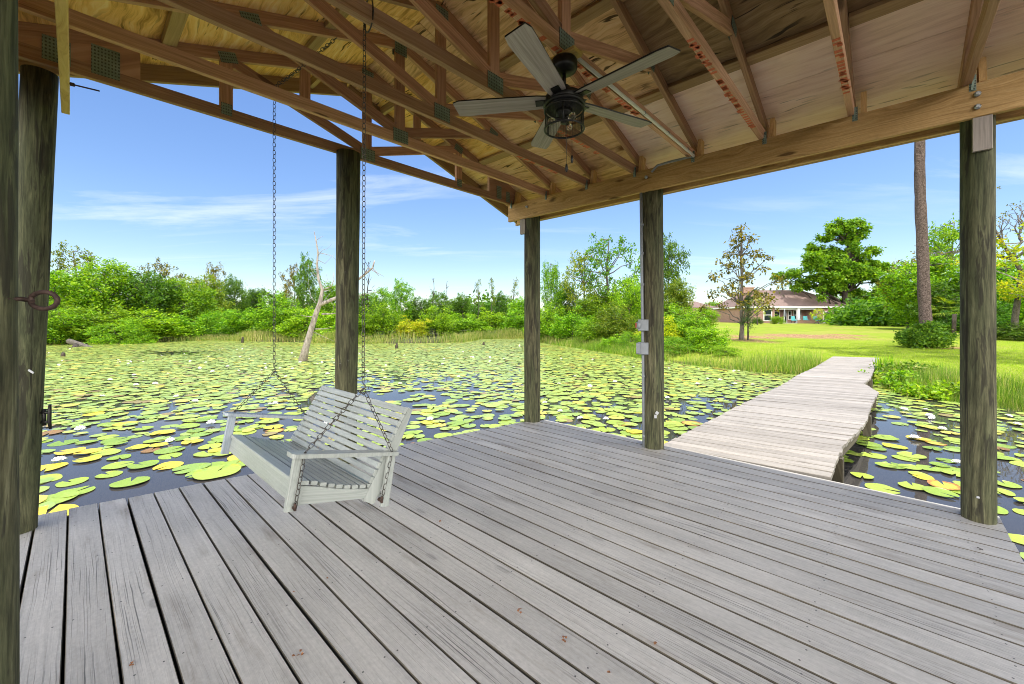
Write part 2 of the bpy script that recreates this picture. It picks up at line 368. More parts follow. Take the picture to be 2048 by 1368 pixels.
# trusses
def topz(v): return H0+1.755+min(v,3.96-v)/3       # underside of the top chords
TU=[3.81,3.212,2.614,2.016,1.418,.82,.222,-.376,-.95]
BCH=.089
def truss(idx,u):
    t=bpy.data.objects.new('roof_truss',None); COL.objects.link(t); t.parent=pav; t.location=W(u,1.98,BZ1)-pav.location
    zb=BZ1; y=DU
    def member(name,pts,w,mats,h=None):
        mb=MB()
        for (v0,z0),(v1,z1),hh in pts:
            mb.beam(W(u,v0,z0),W(u,v1,z1),y,w,hh,0,.002)
        return part(mb,name,mats,t)
    bcm=MB(); bcm.beam(W(u,-.34,zb+BCH/2),W(u,4.30,zb+BCH/2),y,.040,BCH,0,.002)
    for sgn in (0,1):
        a=(-.73,topz(-.73)+.047); b=(1.98,topz(1.98)+.047)
        if sgn: a=(3.96-a[0],a[1]); b=(3.96-b[0],b[1])
        member('top_chord',[(a,b,.089)],.0365,M['truss'])
    kp=member('king_post',[((1.98,zb+BCH-.01),(1.98,topz(1.98)+.02),.089)],.034,M['web'])
    for sgn in (0,1):
        p0=(1.93,zb+BCH+.03); p1=(.82,topz(.82)+.012)
        if sgn: p0=(3.96-p0[0],p0[1]); p1=(3.96-p1[0],p1[1])
        member('web',[(p0,p1,.086)],.031,M['web'])
    if idx==0:
        for v in (.809,3.151): member('gable_stud',[((v,zb+BCH-.02),(v,topz(.809)+.02),.086)],.035,M['web'])
        for v in (1.396,2.564):
            f=(1.93-1.396)/(1.93-.82); zz=zb+BCH+.03+f*(topz(.82)+.012-zb-BCH-.03)
            member('gable_stud',[((v,zz),(v,topz(1.396)+.02),.086)],.028,M['web'])
    # heel wedges on the gable truss
    for sgn in ((0,1) if idx==0 else ()):
        mb=MB(); pr=[(-.30,zb+BCH),(.311,zb+BCH),(.311,topz(.311)+.004),(-.30,topz(-.30)+.004)]
        if sgn: pr=[(3.96-v,z) for v,z in pr][::-1]
        mb.prism([[W(u-.0175,v,z) for v,z in pr],[W(u+.0175,v,z) for v,z in pr]]); part(mb,'heel_wedge',M['truss'],t)
    def plate(v0,v1,z0,z1,rot=0):
        mb=MB(); cv,cz=(v0+v1)/2,(z0+z1)/2
        for s in (-1,1):
            uu=u+s*.0212
            ca,sa=math.cos(rot),math.sin(rot)
            def q(a,b,w): return W(uu+w,cv+a*ca-b*sa,cz+a*sa+b*ca)
            a,b=(v1-v0)/2,(z1-z0)/2; e=.0011
            lo=[q(-a,-b,-e),q(a,-b,-e),q(a,b,-e),q(-a,b,-e)]; hi=[q(-a,-b,e),q(a,-b,e),q(a,b,e),q(-a,b,e)]
            n=len(mb.v); mb.v.extend(tuple(p) for p in lo+hi); uvq=[(0,0),(2*a,0),(2*a,2*b),(0,2*b)]
            mb.face((n+3,n+2,n+1,n),uvq[::-1]); mb.face((n+4,n+5,n+6,n+7),uvq)
            for i in range(4): j=(i+1)%4; mb.face((n+i,n+j,n+4+j,n+4+i))
        part(mb,'gusset_plate',M['plate'],t)
    plate(1.905,2.055,zb+.012,zb+.125)
    if idx==0: plate(-.135,-.015,zb+.03,zb+.18); plate(.075,.21,zb+.035,zb+.225); plate(3.78,3.87,zb+.03,zb+.20); plate(3.96,4.03,zb+.02,zb+.16)
    plate(.76,.88,topz(.82)-.02,topz(.82)+.06,.32); plate(3.08,3.2,topz(.82)-.02,topz(.82)+.06,-.32)
    plate(1.92,2.04,topz(1.98)-.06,topz(1.98)+.05)
    if idx==0:
        for v in (.809,3.151): plate(v-.035,v+.035,zb+.03,zb+.12)
    # hurricane clip on the beam face
    mb=MB(); mb.beam(W(u-.024,4.057,BZ1-.05),W(u-.024,4.057,BZ1+.055),DU,.032,.0022); mb.beam(W(u-.024,4.050,BZ1-.045),W(u-.030,4.045,BZ1+.02),DU,.020,.004)
    part(mb,'hurricane_clip',M['plate'],t)
    # red stencilled ink on the undersides: half cut-off strokes, as far as they can be read
    if 2<=idx<=6:
        rr=random.Random(60+idx); e=.0006; z=zb-.0007
        lo,hi={2:(2.9,3.5),3:(2.5,3.35),4:(1.25,3.05),5:(2.35,3.8),6:(2.9,3.72)}[idx]
        v=lo
        while v<hi:
            kind=rr.choice('IIHNIOIL'); wst=rr.uniform(.020,.036)
            segs={'I':[((0,-1),(0,1))],'H':[((0,-1),(0,1)),((.0,.1),(.04,.1)),((.04,-1),(.04,1))],'N':[((0,-1),(0,1)),((0,1),(.05,-1)),((.05,-1),(.05,1))],
                  'O':[((0,-.8),(0,.8)),((.045,-.8),(.045,.8)),((0,.8),(.045,.8))],'L':[((0,-1),(0,1)),((0,-.6),(.04,-.6))]}[kind]
            for (a0,b0),(a1,b1) in segs:
                p0=W(u+b0*.0185,v+a0,z); p1=W(u+b1*.0185,v+a1,z)
                bcm.beam(p0,p1,(0,0,1),e,wst,1)
            v+={'I':.045,'H':.10,'N':.11,'O':.10,'L':.09}[kind]
            if rr.random()<.2: v+=.07
    part(bcm,'bottom_chord',[M['truss'],M['red']],t)
    mb=MB(); mb.beam(W(u-.072,4.12,BZ1+.002),W(u-.072,4.15,BZ1+.17),DU,.035,.08); part(mb,'heel_block',M['beam'],t)
    return t
for i,u in enumerate(TU): truss(i,u)
# sheathing: rows of sheets, undersides
UE0,UE1=-1.05,4.30
def slab(name,v0,v1,mat,u0=UE0,u1=UE1,th=.012,lift=0.0):
    mb=MB(); n=12
    for k in range(1):
        a=[W(u0,v0,topz(v0)+.0945+lift),W(u1,v0,topz(v0)+.0945+lift),W(u1,v1,topz(v1)+.0945+lift),W(u0,v1,topz(v1)+.0945+lift)]
        up=Vector((0,0,th)); b=[p+up for p in a]; nn=len(mb.v); mb.v.extend(tuple(p) for p in a+b)
        L=u1-u0; D=(W(0,v1,topz(v1))-W(0,v0,topz(v0))).length; r1,r2=rnd.uniform(0,30),rnd.uniform(0,30)
        uvq=[(r1,r2),(r1+L,r2),(r1+L,r2+D),(r1,r2+D)]
        mb.face((nn,nn+1,nn+2,nn+3),uvq); mb.face((nn+7,nn+6,nn+5,nn+4),uvq[::-1])
        for i in range(4): j=(i+1)%4; mb.face((nn+i,nn+4+i,nn+4+j,nn+j),uvq)
    return mb
sheath=bpy.data.objects.new('roof_sheathing',None); COL.objects.link(sheath); sheath.parent=pav; sheath.location=W(1.6,1.98,H0+2.4)-pav.location
def sheets(v0,v1,specs):
    for u0,u1,mt in specs: part(slab('s',v0,v1,None,u0+.002,u1-.002),'plywood_sheet',M[mt],sheath)
sheets(3.50,3.872,[(UE0,.222,'ply_pink'),(.222,2.016,'ply_pink'),(2.016,4.30,'ply_mid')])
sheets(3.876,4.70,[(UE0,.222,'ply_pink'),(.222,2.016,'ply_pink'),(2.016,4.30,'ply_mid')])
sheets(2.31,3.497,[(UE0,-.376,'ply_dark'),(-.376,1.418,'ply_dark'),(1.418,3.212,'ply_mid'),(3.212,4.30,'ply_gold')])
sheets(1.983,2.307,[(UE0,1.12,'ply_dark'),(1.12,2.91,'ply_mid'),(2.91,4.30,'ply_mid')])
sheets(.46,1.977,[(UE0,1.12,'ply_mid'),(1.12,2.91,'ply_gold'),(2.91,4.30,'ply_gold')])
sheets(-.74,.457,[(UE0,.52,'ply_gold'),(.52,2.31,'ply_gold'),(2.31,4.30,'ply_gold')])
# roofing above
mb=MB()
for v0,v1 in ((-.80,1.98),(1.98,4.76)):
    a=[W(UE0-.03,v0,topz(v0)+.115),W(UE1+.04,v0,topz(v0)+.115),W(UE1+.04,v1,topz(v1)+.115),W(UE0-.03,v1,topz(v1)+.115)]
    n=len(mb.v); mb.v.extend(tuple(p) for p in a+[p+Vector((0,0,.02)) for p in a])
    mb.face((n,n+1,n+2,n+3)); mb.face((n+7,n+6,n+5,n+4))
    for i in range(4): j=(i+1)%4; mb.face((n+i,n+4+i,n+4+j,n+j))
part(mb,'roof_covering',M['roof_top'],pav)
# blocking along the sheet edges, eave fascia, barge rafters
blk=MB()
for v in (3.50,.46,1.35,2.61):
    for a,b in zip(TU[:-1],TU[1:]):
        s=1 if v<1.98 else -1
        if v in (1.35,2.61) and rnd.random()<.35: continue
        blk=MB(); blk.beam(W(b+.022,v,topz(v)+.072),W(a-.022,v,topz(v)+.072),(DV+Vector((0,0,s/3))),.088,.036,0,.002); part(blk,'blocking',M['fascia'],pav)
for v in (4.70,-.74):
    fa=MB(); fa.beam(W(4.28,v,topz(4.70)+.028),W(-1.05,v,topz(4.70)+.028),(0,0,1),.150,.038,0,.003); part(fa,'fascia_board',M['fascia'],pav)
for u in (4.23,-1.03):
    for s in (0,1):
        a=(-.74,topz(-.74)+.03); b=(1.98,topz(1.98)+.03)
        if s: a=(3.96-a[0],a[1]); b=(3.96-b[0],b[1])
        fa=MB(); fa.beam(W(u,*a),W(u,*b),DU,.038,.128,0,.003); part(fa,'barge_rafter',M['fascia'],pav)
lo=MB()
for v in (.0,.9,1.6,2.36,3.06,3.9):
    lo=MB(); lo.beam(W(3.83,v,topz(v)+.05),W(4.21,v,topz(v)+.05),DV,.036,.085); part(lo,'lookout',M['fascia'],pav)
# iron eye hook screwed in the near pole
eh=thing('eye_hook','dark iron eye bolt sticking out of the near left pole','hook',P(40,598,1.25))
Y=1.28; pts=[P(10,597,1.22),P(44,598,Y),P(62,601,Y)]
cx,cy,rx,ry=88,598,27,17
pts+= [P(cx-rx*math.cos(a)*1.0,cy+ry*math.sin(a)+3,Y+.004*math.sin(a)) for a in [R(d) for d in range(20,345,18)]]+[P(64,603,Y-.012)]
mb=MB(); mb.tube(pts,[.0072]*len(pts),8); part(mb,'eye_rod',M['rust'],eh)
# mooring cleat
cl=thing('mooring_cleat','small black cleat screwed to the side of the corner pole above the water','cleat',P(90,835,2.63))
mb=MB(); Y=2.63
mb.tube([P(100,809,Y),P(99,826,Y),P(98.5,842,Y),P(101,858,Y)],[.007,.010,.010,.007],8)
for y in (825,844): mb.tube([P(84,y,Y),P(99,y,Y)],[.011,.009],8)
mb.tube([P(88,818,Y),P(89,851,Y)],[.010,.010],6); part(mb,'horn',M['black'],cl)
# tags stapled to the poles
def staple(name,label,x,y,Y,w,h,lean):
    t=thing(name,label,'tag',P(x,y,Y)); mb=MB(); a=P(x-w/2,y-lean,Y); b=P(x+w/2,y+lean,Y); mb.beam(a,b,(0,0,1),h/F0*Y,.004,0,.001); part(mb,'tag_plate',M['tag_white'],t)
staple('pole_tag','white oval tag low on the pole with the conduit, upper of two',1314,826,4.205,5,6,2)
staple('pole_tag','white round tag low on the pole with the conduit, lower of two',1311,833,4.205,5,7,0)
staple('pole_tag','pale metal tag near the foot of the pole at the deck end',1962,996,2.70,18,4,2)
staple('pole_tag','small white tag on the corner pole beside the cleat',62,743,2.48,10,4,3)
# ================================================================ ceiling fan
FC=W(1.418,1.98,0)
fan=thing('ceiling_fan','black ceiling fan with five grey wood blades and a wire cage light','ceiling fan',FC+Vector((0,0,BZ1)))
zt=BZ1
def lathe_part(name,prof,mat,parent,n=28,label=None):
    mb=MB(); mb.lathe(FC,prof,n); return part(mb,name,mat,parent,label)
mb=MB(); mb.beam(W(1.32,1.98,zt-.013),W(1.52,1.98,zt-.013),DV,.09,.024,0,.002); part(mb,'mounting_block',M['gold'],fan)
zt-=.026
lathe_part('canopy',[(.001,zt),(.072,zt),(.078,zt-.012),(.078,zt-.050),(.070,zt-.066),(.035,zt-.082),(.014,zt-.086),(.001,zt-.086)],M['black'],fan)
lathe_part('downrod',[(.011,zt-.08),(.011,zt-.16)],M['black'],fan,12)
zb=H0+1.300
lathe_part('motor_housing',[(.001,zb+.085),(.030,zb+.083),(.050,zb+.055),(.085,zb+.035),(.112,zb+.020),(.114,zb-.018),(.104,zb-.030),(.104,zb-.058),(.001,zb-.060)],M['black'],fan)
for k in range(5):
    a=R(27.5+72*k); d=Vector((math.cos(a),math.sin(a),0)); s=Vector((-d.y,d.x,0)); tl=R(11)
    sv=s*math.cos(tl)+Vector((0,0,math.sin(tl)))
    c=FC+Vector((0,0,zb)); up=d.cross(sv)
    out=[(.105,-.048),(.16,-.055),(.60,-.067),(.655,-.058),(.668,.052),(.63,.066),(.60,.067),(.16,.055),(.105,.048)]
    mb=MB(); th=.0045; lo=[c+d*x+sv*y-up*th for x,y in out]; hi=[c+d*x+sv*y+up*th for x,y in out]
    n=len(out); b=len(mb.v); mb.v.extend(tuple(p) for p in lo+hi); ru=rnd.uniform(0,40)
    mb.face([b+i for i in range(n)][::-1],[(ru+x,y) for x,y in out][::-1]); mb.face([b+n+i for i in range(n)],[(ru+x,y+3) for x,y in out])
    bl=part(mb,'blade',M['blade'],fan)
    eb=MB(); b=0; eb.v.extend(tuple(p) for p in [q+up*.0003 for q in lo]+[q-up*.0003 for q in hi])
    for i in range(n): j=(i+1)%n; eb.face((i,j,n+j,n+i))
    part(eb,'blade_edge',M['black'],bl)
    br=MB(); br.beam(c+d*.06-up*.008,c+d*.17-up*.008,sv,.05,.005,0,.002); part(br,'blade_iron',M['black'],bl)
cage=bpy.data.objects.new('light_cage',None); COL.objects.link(cage); cage.parent=fan; cage.location=(0,0,zb-.12-BZ1)
r=.116; z0=zb-.172; z1=zb-.062
def ring(rad,z,t,n=36,sides=6):
    return [FC+Vector((rad*math.cos(2*math.pi*i/n),rad*math.sin(2*math.pi*i/n),z)) for i in range(n)],t,sides
mb=MB()
for rad,z,t in ((r,z0,.0062),(r,z1,.006),(r-.002,z1+.03,.012)):
    pts,t,sd=ring(rad,z,t); mb.tube(pts,t,sd,closed=True)
for a in (20,140,260): p=FC+Vector((r*math.cos(R(a)),r*math.sin(R(a)),0)); mb.tube([p+Vector((0,0,z0)),p+Vector((0,0,z1))],[.005,.005],6)
part(mb,'cage_ring',M['black'],cage)
mb=MB()
for i in range(64):
    a=2*math.pi*i/64; p=FC+Vector((r*.985*math.cos(a),r*.985*math.sin(a),0)); mb.tube([p+Vector((0,0,z0)),p+Vector((0,0,z1))],[.0008,.0008],3,caps=False)
for i in range(1,19):
    pts,t,sd=ring(r*.985,z0+(z1-z0)*i/19,.0008,28,3); mb.tube(pts,t,sd,closed=True)
part(mb,'wire_mesh',M['mesh_black'],cage)
lathe_part('lamp_holder',[(.001,zb-.06),(.05,zb-.062),(.05,zb-.085),(.022,zb-.10),(.022,zb-.135),(.001,zb-.137)],M['black'],fan,16)
gl=NT('bulb_glass'); gl.b.inputs['Transmission Weight'].default_value=.85; gl.b.inputs['IOR'].default_value=1.25; M['glass_bulb']=gl.fin((.95,.82,.62),.04,.5)
for a in (60,180,300):
    d=Vector((math.cos(R(a)),math.sin(R(a)),0)); c=FC+d*.062+Vector((0,0,zb-.125))
    so=MB(); so.tube([FC+d*.02+Vector((0,0,zb-.105)),FC+d*.05+Vector((0,0,zb-.115))],[.013,.014],10); sk=part(so,'lamp_socket',M['black'],fan)
    mb=MB(); mb.tube([c-d*.014,c-d*.004,c+d*.012,c+d*.028,c+d*.036],[.010,.013,.021,.018,.004],12); part(mb,'bulb',M['glass_bulb'],fan)
for (dx,dy,ln) in ((.01,-.03,.175),(.045,-.01,.115)):
    p=FC+Vector((dx,dy,0)); ln+=.043; mb=MB(); mb.tube([p+Vector((0,0,zb-.14)),p+Vector((0,0,z0-ln))],[.0013,.0013],4)
    pc=part(mb,'pull_chain',M['chain'],fan); mb=MB(); mb.lathe(p+Vector((0,0,z0-ln-.022)),[(.001,.024),(.006,.020),(.0085,0),(.006,-.020),(.001,-.024)],10); part(mb,'pull_knob',M['black'],pc)
# ================================================================ conduits
pipe=thing('conduit_pipe','white plastic conduit clipped along a truss from the fan down to the beam','conduit',W(1.36,3.0,BZ1))
mb=MB(); pts=[W(1.375,1.99,BZ1+.005),W(1.372,2.9,BZ1+.004),W(1.372,3.98,BZ1-.004),W(1.375,4.03,BZ1-.004)]; mb.tube(pts,.0125,10)
part(mb,'white_pipe',M['pvc'],pipe)
mb=MB(); mb.tube([W(1.375,4.035,BZ1-.002),W(1.40,4.045,BZ1+.004),W(1.62,4.045,BZ1+.008),W(1.74,4.045,BZ1+.004),W(1.80,4.04,BZ1-.05)],[.012]*5,10); part(mb,'grey_pipe',M['grey_pvc'],pipe)
mb=MB()
for v in (2.4,2.95,3.4,3.85):
    mb.tube([W(1.372,v,BZ1+.004)+DU*(.0145*math.cos(R(a)))+Vector((0,0,.0145*math.sin(R(a)))) for a in range(0,360,40)],[.0028]*9,5,closed=True)
    mb.beam(W(1.385,v,BZ1+.012),W(1.398,v,BZ1+.025),DV,.010,.003)
part(mb,'pipe_clip',M['galv'],pipe)
pc_=W(1.86,4.165,0)+Vector((.028,0,0))
ec=thing('electrical_conduit','grey electrical conduit with two boxes running up the middle right pole','conduit',pc_)
L=Vector((-.965,.26,0)); base=pc_+L*.090+Vector((-.02,-.035,0))
mb=MB(); mb.tube([base+Vector((0,0,.0)),base+Vector((-.008,0,.9)),base+Vector((-.022,0,1.9)),base+Vector((-.030,.0,BZ0-.0))],[.0155]*4,12)
part(mb,'pipe',M['grey_pvc'],ec)
mb=MB()
for z in (.12,.75,1.72,2.05,2.35): mb.tube([base+Vector((-.011*z-.0+.004,0,z-.012)),base+Vector((-.011*z+.004,0,z+.012))],[.0195,.0195],12)
part(mb,'pipe_coupling',M['grey_pvc'],ec)
def ebox(y0,y1,name,round_):
    zc=H0+(HY-(y0+y1)/2)/F0*4.27; h=(y1-y0)/F0*4.27; c=base+Vector((-.012,-.018,zc))
    mb=MB(); mb.box(c,(.105,.075,h),0,R(-20),.008); b=part(mb,name,M['grey_pvc'],ec)
    mb=MB(); q=c+Vector((-.055,-.01,0))
    if round_:
        mb.tube([q+Vector((.01,0,.0)),q+Vector((-.022,0,0))],[.042,.034],14); part(mb,'switch_dial',M['grey_pvc'],b)
        mb=MB(); mb.box(q+Vector((-.026,-.0,.0)),(.008,.022,.05),0,0,.002); part(mb,'red_lever',M['red'],b)
    else:
        mb.box(q+Vector((-.002,0,0)),(.035,.07,h*.92),0,R(-20),.010); part(mb,'box_cover',M['grey_pvc'],b)
ebox(639,662,'switch_box',True); ebox(685,709,'outlet_box',False)
# ================================================================ porch swing
TILT=R(12.6); SU0,SU1=2.085,3.285
bax=DV*math.cos(TILT)-Vector((0,0,math.sin(TILT))); cax=DV*math.sin(TILT)+Vector((0,0,math.cos(TILT)))
def S(u,b,c): return W(u,.713,.46)+DU*0+bax*b+cax*c+DU*(u-0) - DU*u + DU*0 if False else W(u,.713,.46)+bax*b+cax*c
sw=thing('porch_swing','pale grey green slatted wooden porch swing hanging from two chains','swing',S((SU0+SU1)/2,.25,0))
def boardp(name,a,b,wdir,w,h,mat=M['swing'],ch=.003,parent=None):
    mb=MB(); mb.beam(a,b,wdir,w,h,0,ch); return part(mb,name,mat,parent or sw)
boardp('front_apron',S(SU0-.005,.012,.045),S(SU1+.005,.012,.045),cax,.09,.028)
# seat slats: gently dished
mb=MB(); prof=[.06,.108,.152,.196,.240,.284,.328,.372]
mb.beam(S(SU0+.01,.020,.101),S(SU1-.01,.020,.101),bax,.066,.019,0,.003)
for b in prof:
    f=(b-.06)/.312; cz=.097-.036*math.sin(f*1.9)
    mb.beam(S(SU0+.012,b+.02,cz),S(SU1-.012,b+.02,cz),bax+cax*(-.07*math.cos(f*1.9)),.0335,.019,0,.0025)
part(mb,'seat_slats',M['swing'],sw)
# side rails and seat bearers
for u in (SU0+.016,(SU0+SU1)/2,SU1-.016):
    mb=MB(); pr=[(.028,.0),(.46,.0),(.46,.03),(.40,.048),(.30,.052),(.2,.062),(.1,.080),(.03,.088)]
    mb.prism([[S(u-.012,b,c) for b,c in pr],[S(u+.012,b,c) for b,c in pr]][::-1]); part(mb,'side_rail',M['swing'],sw)
back=bpy.data.objects.new('backrest',None); COL.objects.link(back); back.parent=sw; back.location=S((SU0+SU1)/2,.45,.25)-sw.location
# backrest slats
p0=Vector((.382,.075)); p1=Vector((.530,.497)); dd=(p1-p0); nb=11
mb=MB(); ln=dd.length; e=dd.normalized(); pit=ln/nb
for k in range(nb):
    t=e*(pit*(k+.5)); q=p0+t; w=pit-(.002 if k==nb-1 else .0085)
    mb.beam(S(SU0+.004,q.x,q.y),S(SU1-.004,q.x,q.y),bax*e.x+cax*e.y,w,.018,0,.0025)
part(mb,'back_slats',M['swing'],back)
for u in (SU0+.02,(SU0+SU1)/2,SU1-.02):
    mb=MB(); o1=Vector((e.y,-e.x)); a0=p0-e*.09+o1*.010; a1=p1+o1*.010+e*.004
    pr=[a0,a0+o1*.075,a0+o1*.06+e*.30,a1+o1*.030,a1]
    mb.prism([[S(u-.018,p.x,p.y) for p in pr],[S(u+.018,p.x,p.y) for p in pr]][::-1]); part(mb,'back_upright',M['swing'],back)
for u,mt,off in ((SU0-.012,'swing',-1),(SU1+.012,'swing_arm',1)):
    mb=MB(); pr=[(-.065,-.045),(-.078,-.03),(-.078,.03),(-.065,.045),(.50,.040),(.50,-.030)]
    c0,c1=.232,.252
    mb.prism([[S(u+y*1.0,b,c0) for b,y in pr],[S(u+y,b,c1) for b,y in pr]]); part(mb,'armrest',M[mt],sw)
    boardp('arm_post',S(u+off*.006-off*.014,-.018,-.02),S(u+off*.006-off*.014,-.030,.231),bax,.046,.026,M[mt])
    boardp('arm_brace',S(u+off*.004,.485,-.045),S(u+off*.004,.470,.231),bax,.046,.026,M['swing'])
def chain(mb,p0,p1,link=.036,w=.0088,r=.0021,rot0=0):
    p0=Vector(p0); p1=Vector(p1); d=p1-p0; L=d.length; d.normalize(); n=max(1,int(round(L/(link*.78)))); st=L/n
    a=Vector((0,0,1)) if abs(d.z)<.8 else Vector((1,.3,0)); a=(a-d*a.dot(d)).normalized(); b=d.cross(a)
    for i in range(n):
        c=p0+d*(st*(i+.5)); th=R(45 if (i+rot0)%2 else 135)+rnd.uniform(-.15,.15); s=a*math.cos(th)+b*math.sin(th); h=link/2-r
        pts=[c+d*(x*h)+s*(y*w) for x,y in ((-.55,-1),(.55,-1),(.95,-.5),(.95,.5),(.55,1),(-.55,1),(-.95,.5),(-.95,-.5))]
        mb.tube(pts,r,5,closed=True)
def hook(mb,p,r=.016):
    pts=[Vector(p)+Vector((r*.8*math.sin(t),0,r*1.5-t*r*.55)) for t in [i*.6 for i in range(12)]]; mb.tube(pts,.0034,6)
for (u,uarm,name,xtop) in ((2.10,SU0-.030,'near',None),(3.27,SU1+.030,'far',None)):
    v0=1.07 if name=='near' else .987
    ch=bpy.data.objects.new('hanging_chain',None); COL.objects.link(ch); ch.parent=sw
    J=W(u,v0,.975); ch.location=J-sw.location
    top=W(u-.015 if name=='near' else u,v0,BZ1+.06 if name=='near' else BZ1-.005)
    mb=MB(); chain(mb,J+Vector((0,0,.03)),top)
    if name=='near':
        c=W(u-.06,v0,BZ1+.06); mb.tube([c+DU*(.05*math.cos(R(a)))+Vector((0,0,.09*math.sin(R(a)))) for a in range(0,360,30)],[.004]*12,5,closed=True)
    else:
        chain(mb,top,W(3.19,v0,BZ1+BCH+.02)); chain(mb,W(3.19,v0+.01,BZ1+BCH+.02),W(2.50,1.10,BZ1+.17)); chain(mb,W(3.2,v0-.012,BZ1+BCH+.012),W(2.9,1.035,BZ1+.12))
    part(mb,'drop_chain',M['chain'],ch)
    mb=MB(); hook(mb,J); part(mb,'s_hook',M['chain'],ch)
    fa=S(uarm,-.015,.255); fb=S(uarm,-.005,.0); ra=S(uarm,.462,.255); rb=S(uarm,.455,-.01)
    mb=MB(); chain(mb,J,fa); chain(mb,fa,fb); part(mb,'front_chain',M['chain'],ch)
    mb=MB(); chain(mb,J,ra); chain(mb,ra,rb); part(mb,'rear_chain',M['chain'],ch)
    for q in (fb,rb):
        mb=MB(); mb.tube([q+DU*.0,q+DU*(.03 if name=='near' else -.03)],[.010,.010],8); mb.tube([q+Vector((0,0,.022)),q+Vector((0,0,-.012))],[.0075,.0075],6); part(mb,'rusty_bolt',M['rust'],ch)
# ================================================================ walkway
wk=thing('boardwalk','long sunlit pale bare wood walkway from the deck to the lawn','walkway',G(1500,850))
Lp=[(1.60,4.36),(2.5,5.30),(3.42,6.24),(4.45,7.3),(5.44,8.26),(6.9,9.85),(8.45,11.4),(10.2,13.25),(11.75,14.9)]
Rp=[(2.735,3.50),(3.55,4.36),(4.60,5.30),(5.6,6.35),(6.80,7.55),(7.45,8.62),(8.30,9.42),(10.2,11.45),(13.0,14.42)]
def sample(pts,n):
    Q=[Vector((*p,0)) for p in pts]; d=[0]
    for a,b in zip(Q,Q[1:]): d.append(d[-1]+(b-a).length)
    out=[]
    for k in range(n):
        t=d[-1]*k/(n-1); i=max(j for j in range(len(d)-1) if d[j]<=t+1e-9); f=(t-d[i])/(d[i+1]-d[i]); out.append(Q[i].lerp(Q[i+1],f))
    return out
NB=104; sl=sample(Lp,NB+1); sr=sample(Rp,NB+1)
mb=MB()
for k in range(NB):
    a0,a1,b0,b1=sl[k],sl[k+1],sr[k],sr[k+1]
    dl=(a0-b0).normalized(); j0,j1=rnd.uniform(-.008,.012),rnd.uniform(-.008,.012)
    g=rnd.uniform(.035,.085); z0,z1=rnd.uniform(-.006,.004),rnd.uniform(-.006,.004)
    def lerp(p,q,t): return p+(q-p)*t
    A0=lerp(a0,a1,g)+dl*j0; A1=lerp(a0,a1,1-g)+dl*j0; B0=lerp(b0,b1,g)-dl*j1; B1=lerp(b0,b1,1-g)-dl*j1
    loops=[]
    for t in (0,.33,.66,1):
        p=A0.lerp(B0,t); q=A1.lerp(B1,t); z=z0+(z1-z0)*t+rnd.uniform(-.0015,.0015); c=(q-p).normalized()*.004
        loops.append([p+Vector((0,0,z-.038)),q+Vector((0,0,z-.038)),q+Vector((0,0,z-.004)),q-c+Vector((0,0,z)),p+c+Vector((0,0,z)),p+Vector((0,0,z-.004))])
    mb.prism(loops[::-1])
part(mb,'planks',M['walk'],wk)
st=MB()
for pts,s in ((sl,1),(sr,-1)):
    for k in range(0,NB-7,8):
        d=(sr[k]-sl[k]).normalized()*s*.07; e=(sr[k+8]-sl[k+8]).normalized()*s*.07
        st.beam(pts[k]+d+Vector((0,0,-.115)),pts[k+8]+e+Vector((0,0,-.115)),(0,0,1),.15,.04)
part(st,'stringers',M['under'],wk)
for k in (6,24,42,58):
    for pts,s in ((sl,1),(sr,-1)):
        p=pts[k]+(sr[k]-sl[k]).normalized()*s*.02; mb=MB(); mb.box((p.x,p.y,-.56),(.09,.09,1.02),0,R(43),.006); part(mb,'piling',M['under'],wk)
# ================================================================ terrain and pond
POND=np.array([(-60,-40),(-50,15),(-38,25.5),(-31,27),(-27.5,29.5),(-24.5,33),(-20,31.5),(-11,28.5),(-6,29),(-3.6,30),(-3.0,35.5),(1.5,36.2),(2.4,28.5),(4.3,23),(5.7,18.3),(6.7,14.9),(8.2,12.9),(9.4,12.0),(9.6,10.7),(9.2,9.6),(9.0,8.9),(9.5,7.7),(11,5.6),(14,2),(20,-8),(30,-40)],float)
def sdist(X,Y):
    """signed distance to the pond outline, negative on the water"""
    X=np.asarray(X,float); Y=np.asarray(Y,float); d=np.full(X.shape,1e9); ins=np.zeros(X.shape,bool); n=len(POND)
    for i in range(n):
        x0,y0=POND[i]; x1,y1=POND[(i+1)%n]; ex,ey=x1-x0,y1-y0
        t=np.clip(((X-x0)*ex+(Y-y0)*ey)/(ex*ex+ey*ey),0,1); d=np.minimum(d,np.hypot(X-x0-t*ex,Y-y0-t*ey))
        c=((y0>Y)!=(y1>Y))
        if y1!=y0: ins^=c&(X<(x1-x0)*(Y-y0)/(y1-y0)+x0)
    return np.where(ins,-d,d)
def smooth(t): t=np.clip(t,0,1); return t*t*(3-2*t)
def gz(X,Y):
    X=np.asarray(X,float); Y=np.asarray(Y,float); d=sdist(X,Y)
    d=d+.18*np.sin(X*1.7+Y*.9)+.12*np.sin(Y*2.9-X*1.3)
    w=smooth((X-2)/7.0); tgt=w*(-.09+.0165*np.clip(Y-12.5,0,60))+(1-w)*(-.12+.004*np.clip(Y-30,0,80))
    land=WZ-.03+(tgt-WZ+.03)*smooth(d/1.6)+.02*np.sin(X*.7)*np.sin(Y*.6)*smooth(d/3)
    return np.where(d>0,land,WZ-.03-np.minimum(1.1,-d*.45))
def gz1(x,y): return float(gz(np.array([x]),np.array([y]))[0])
xs=np.concatenate([np.linspace(-420,-46,22),np.linspace(-44,26,190),np.linspace(27,480,48)])
ys=np.concatenate([np.linspace(-60,-1,12),np.linspace(0,46,150),np.linspace(47,600,56)])
XX,YY=np.meshgrid(xs,ys); ZZ=gz(XX,YY); nx,ny=len(xs),len(ys)
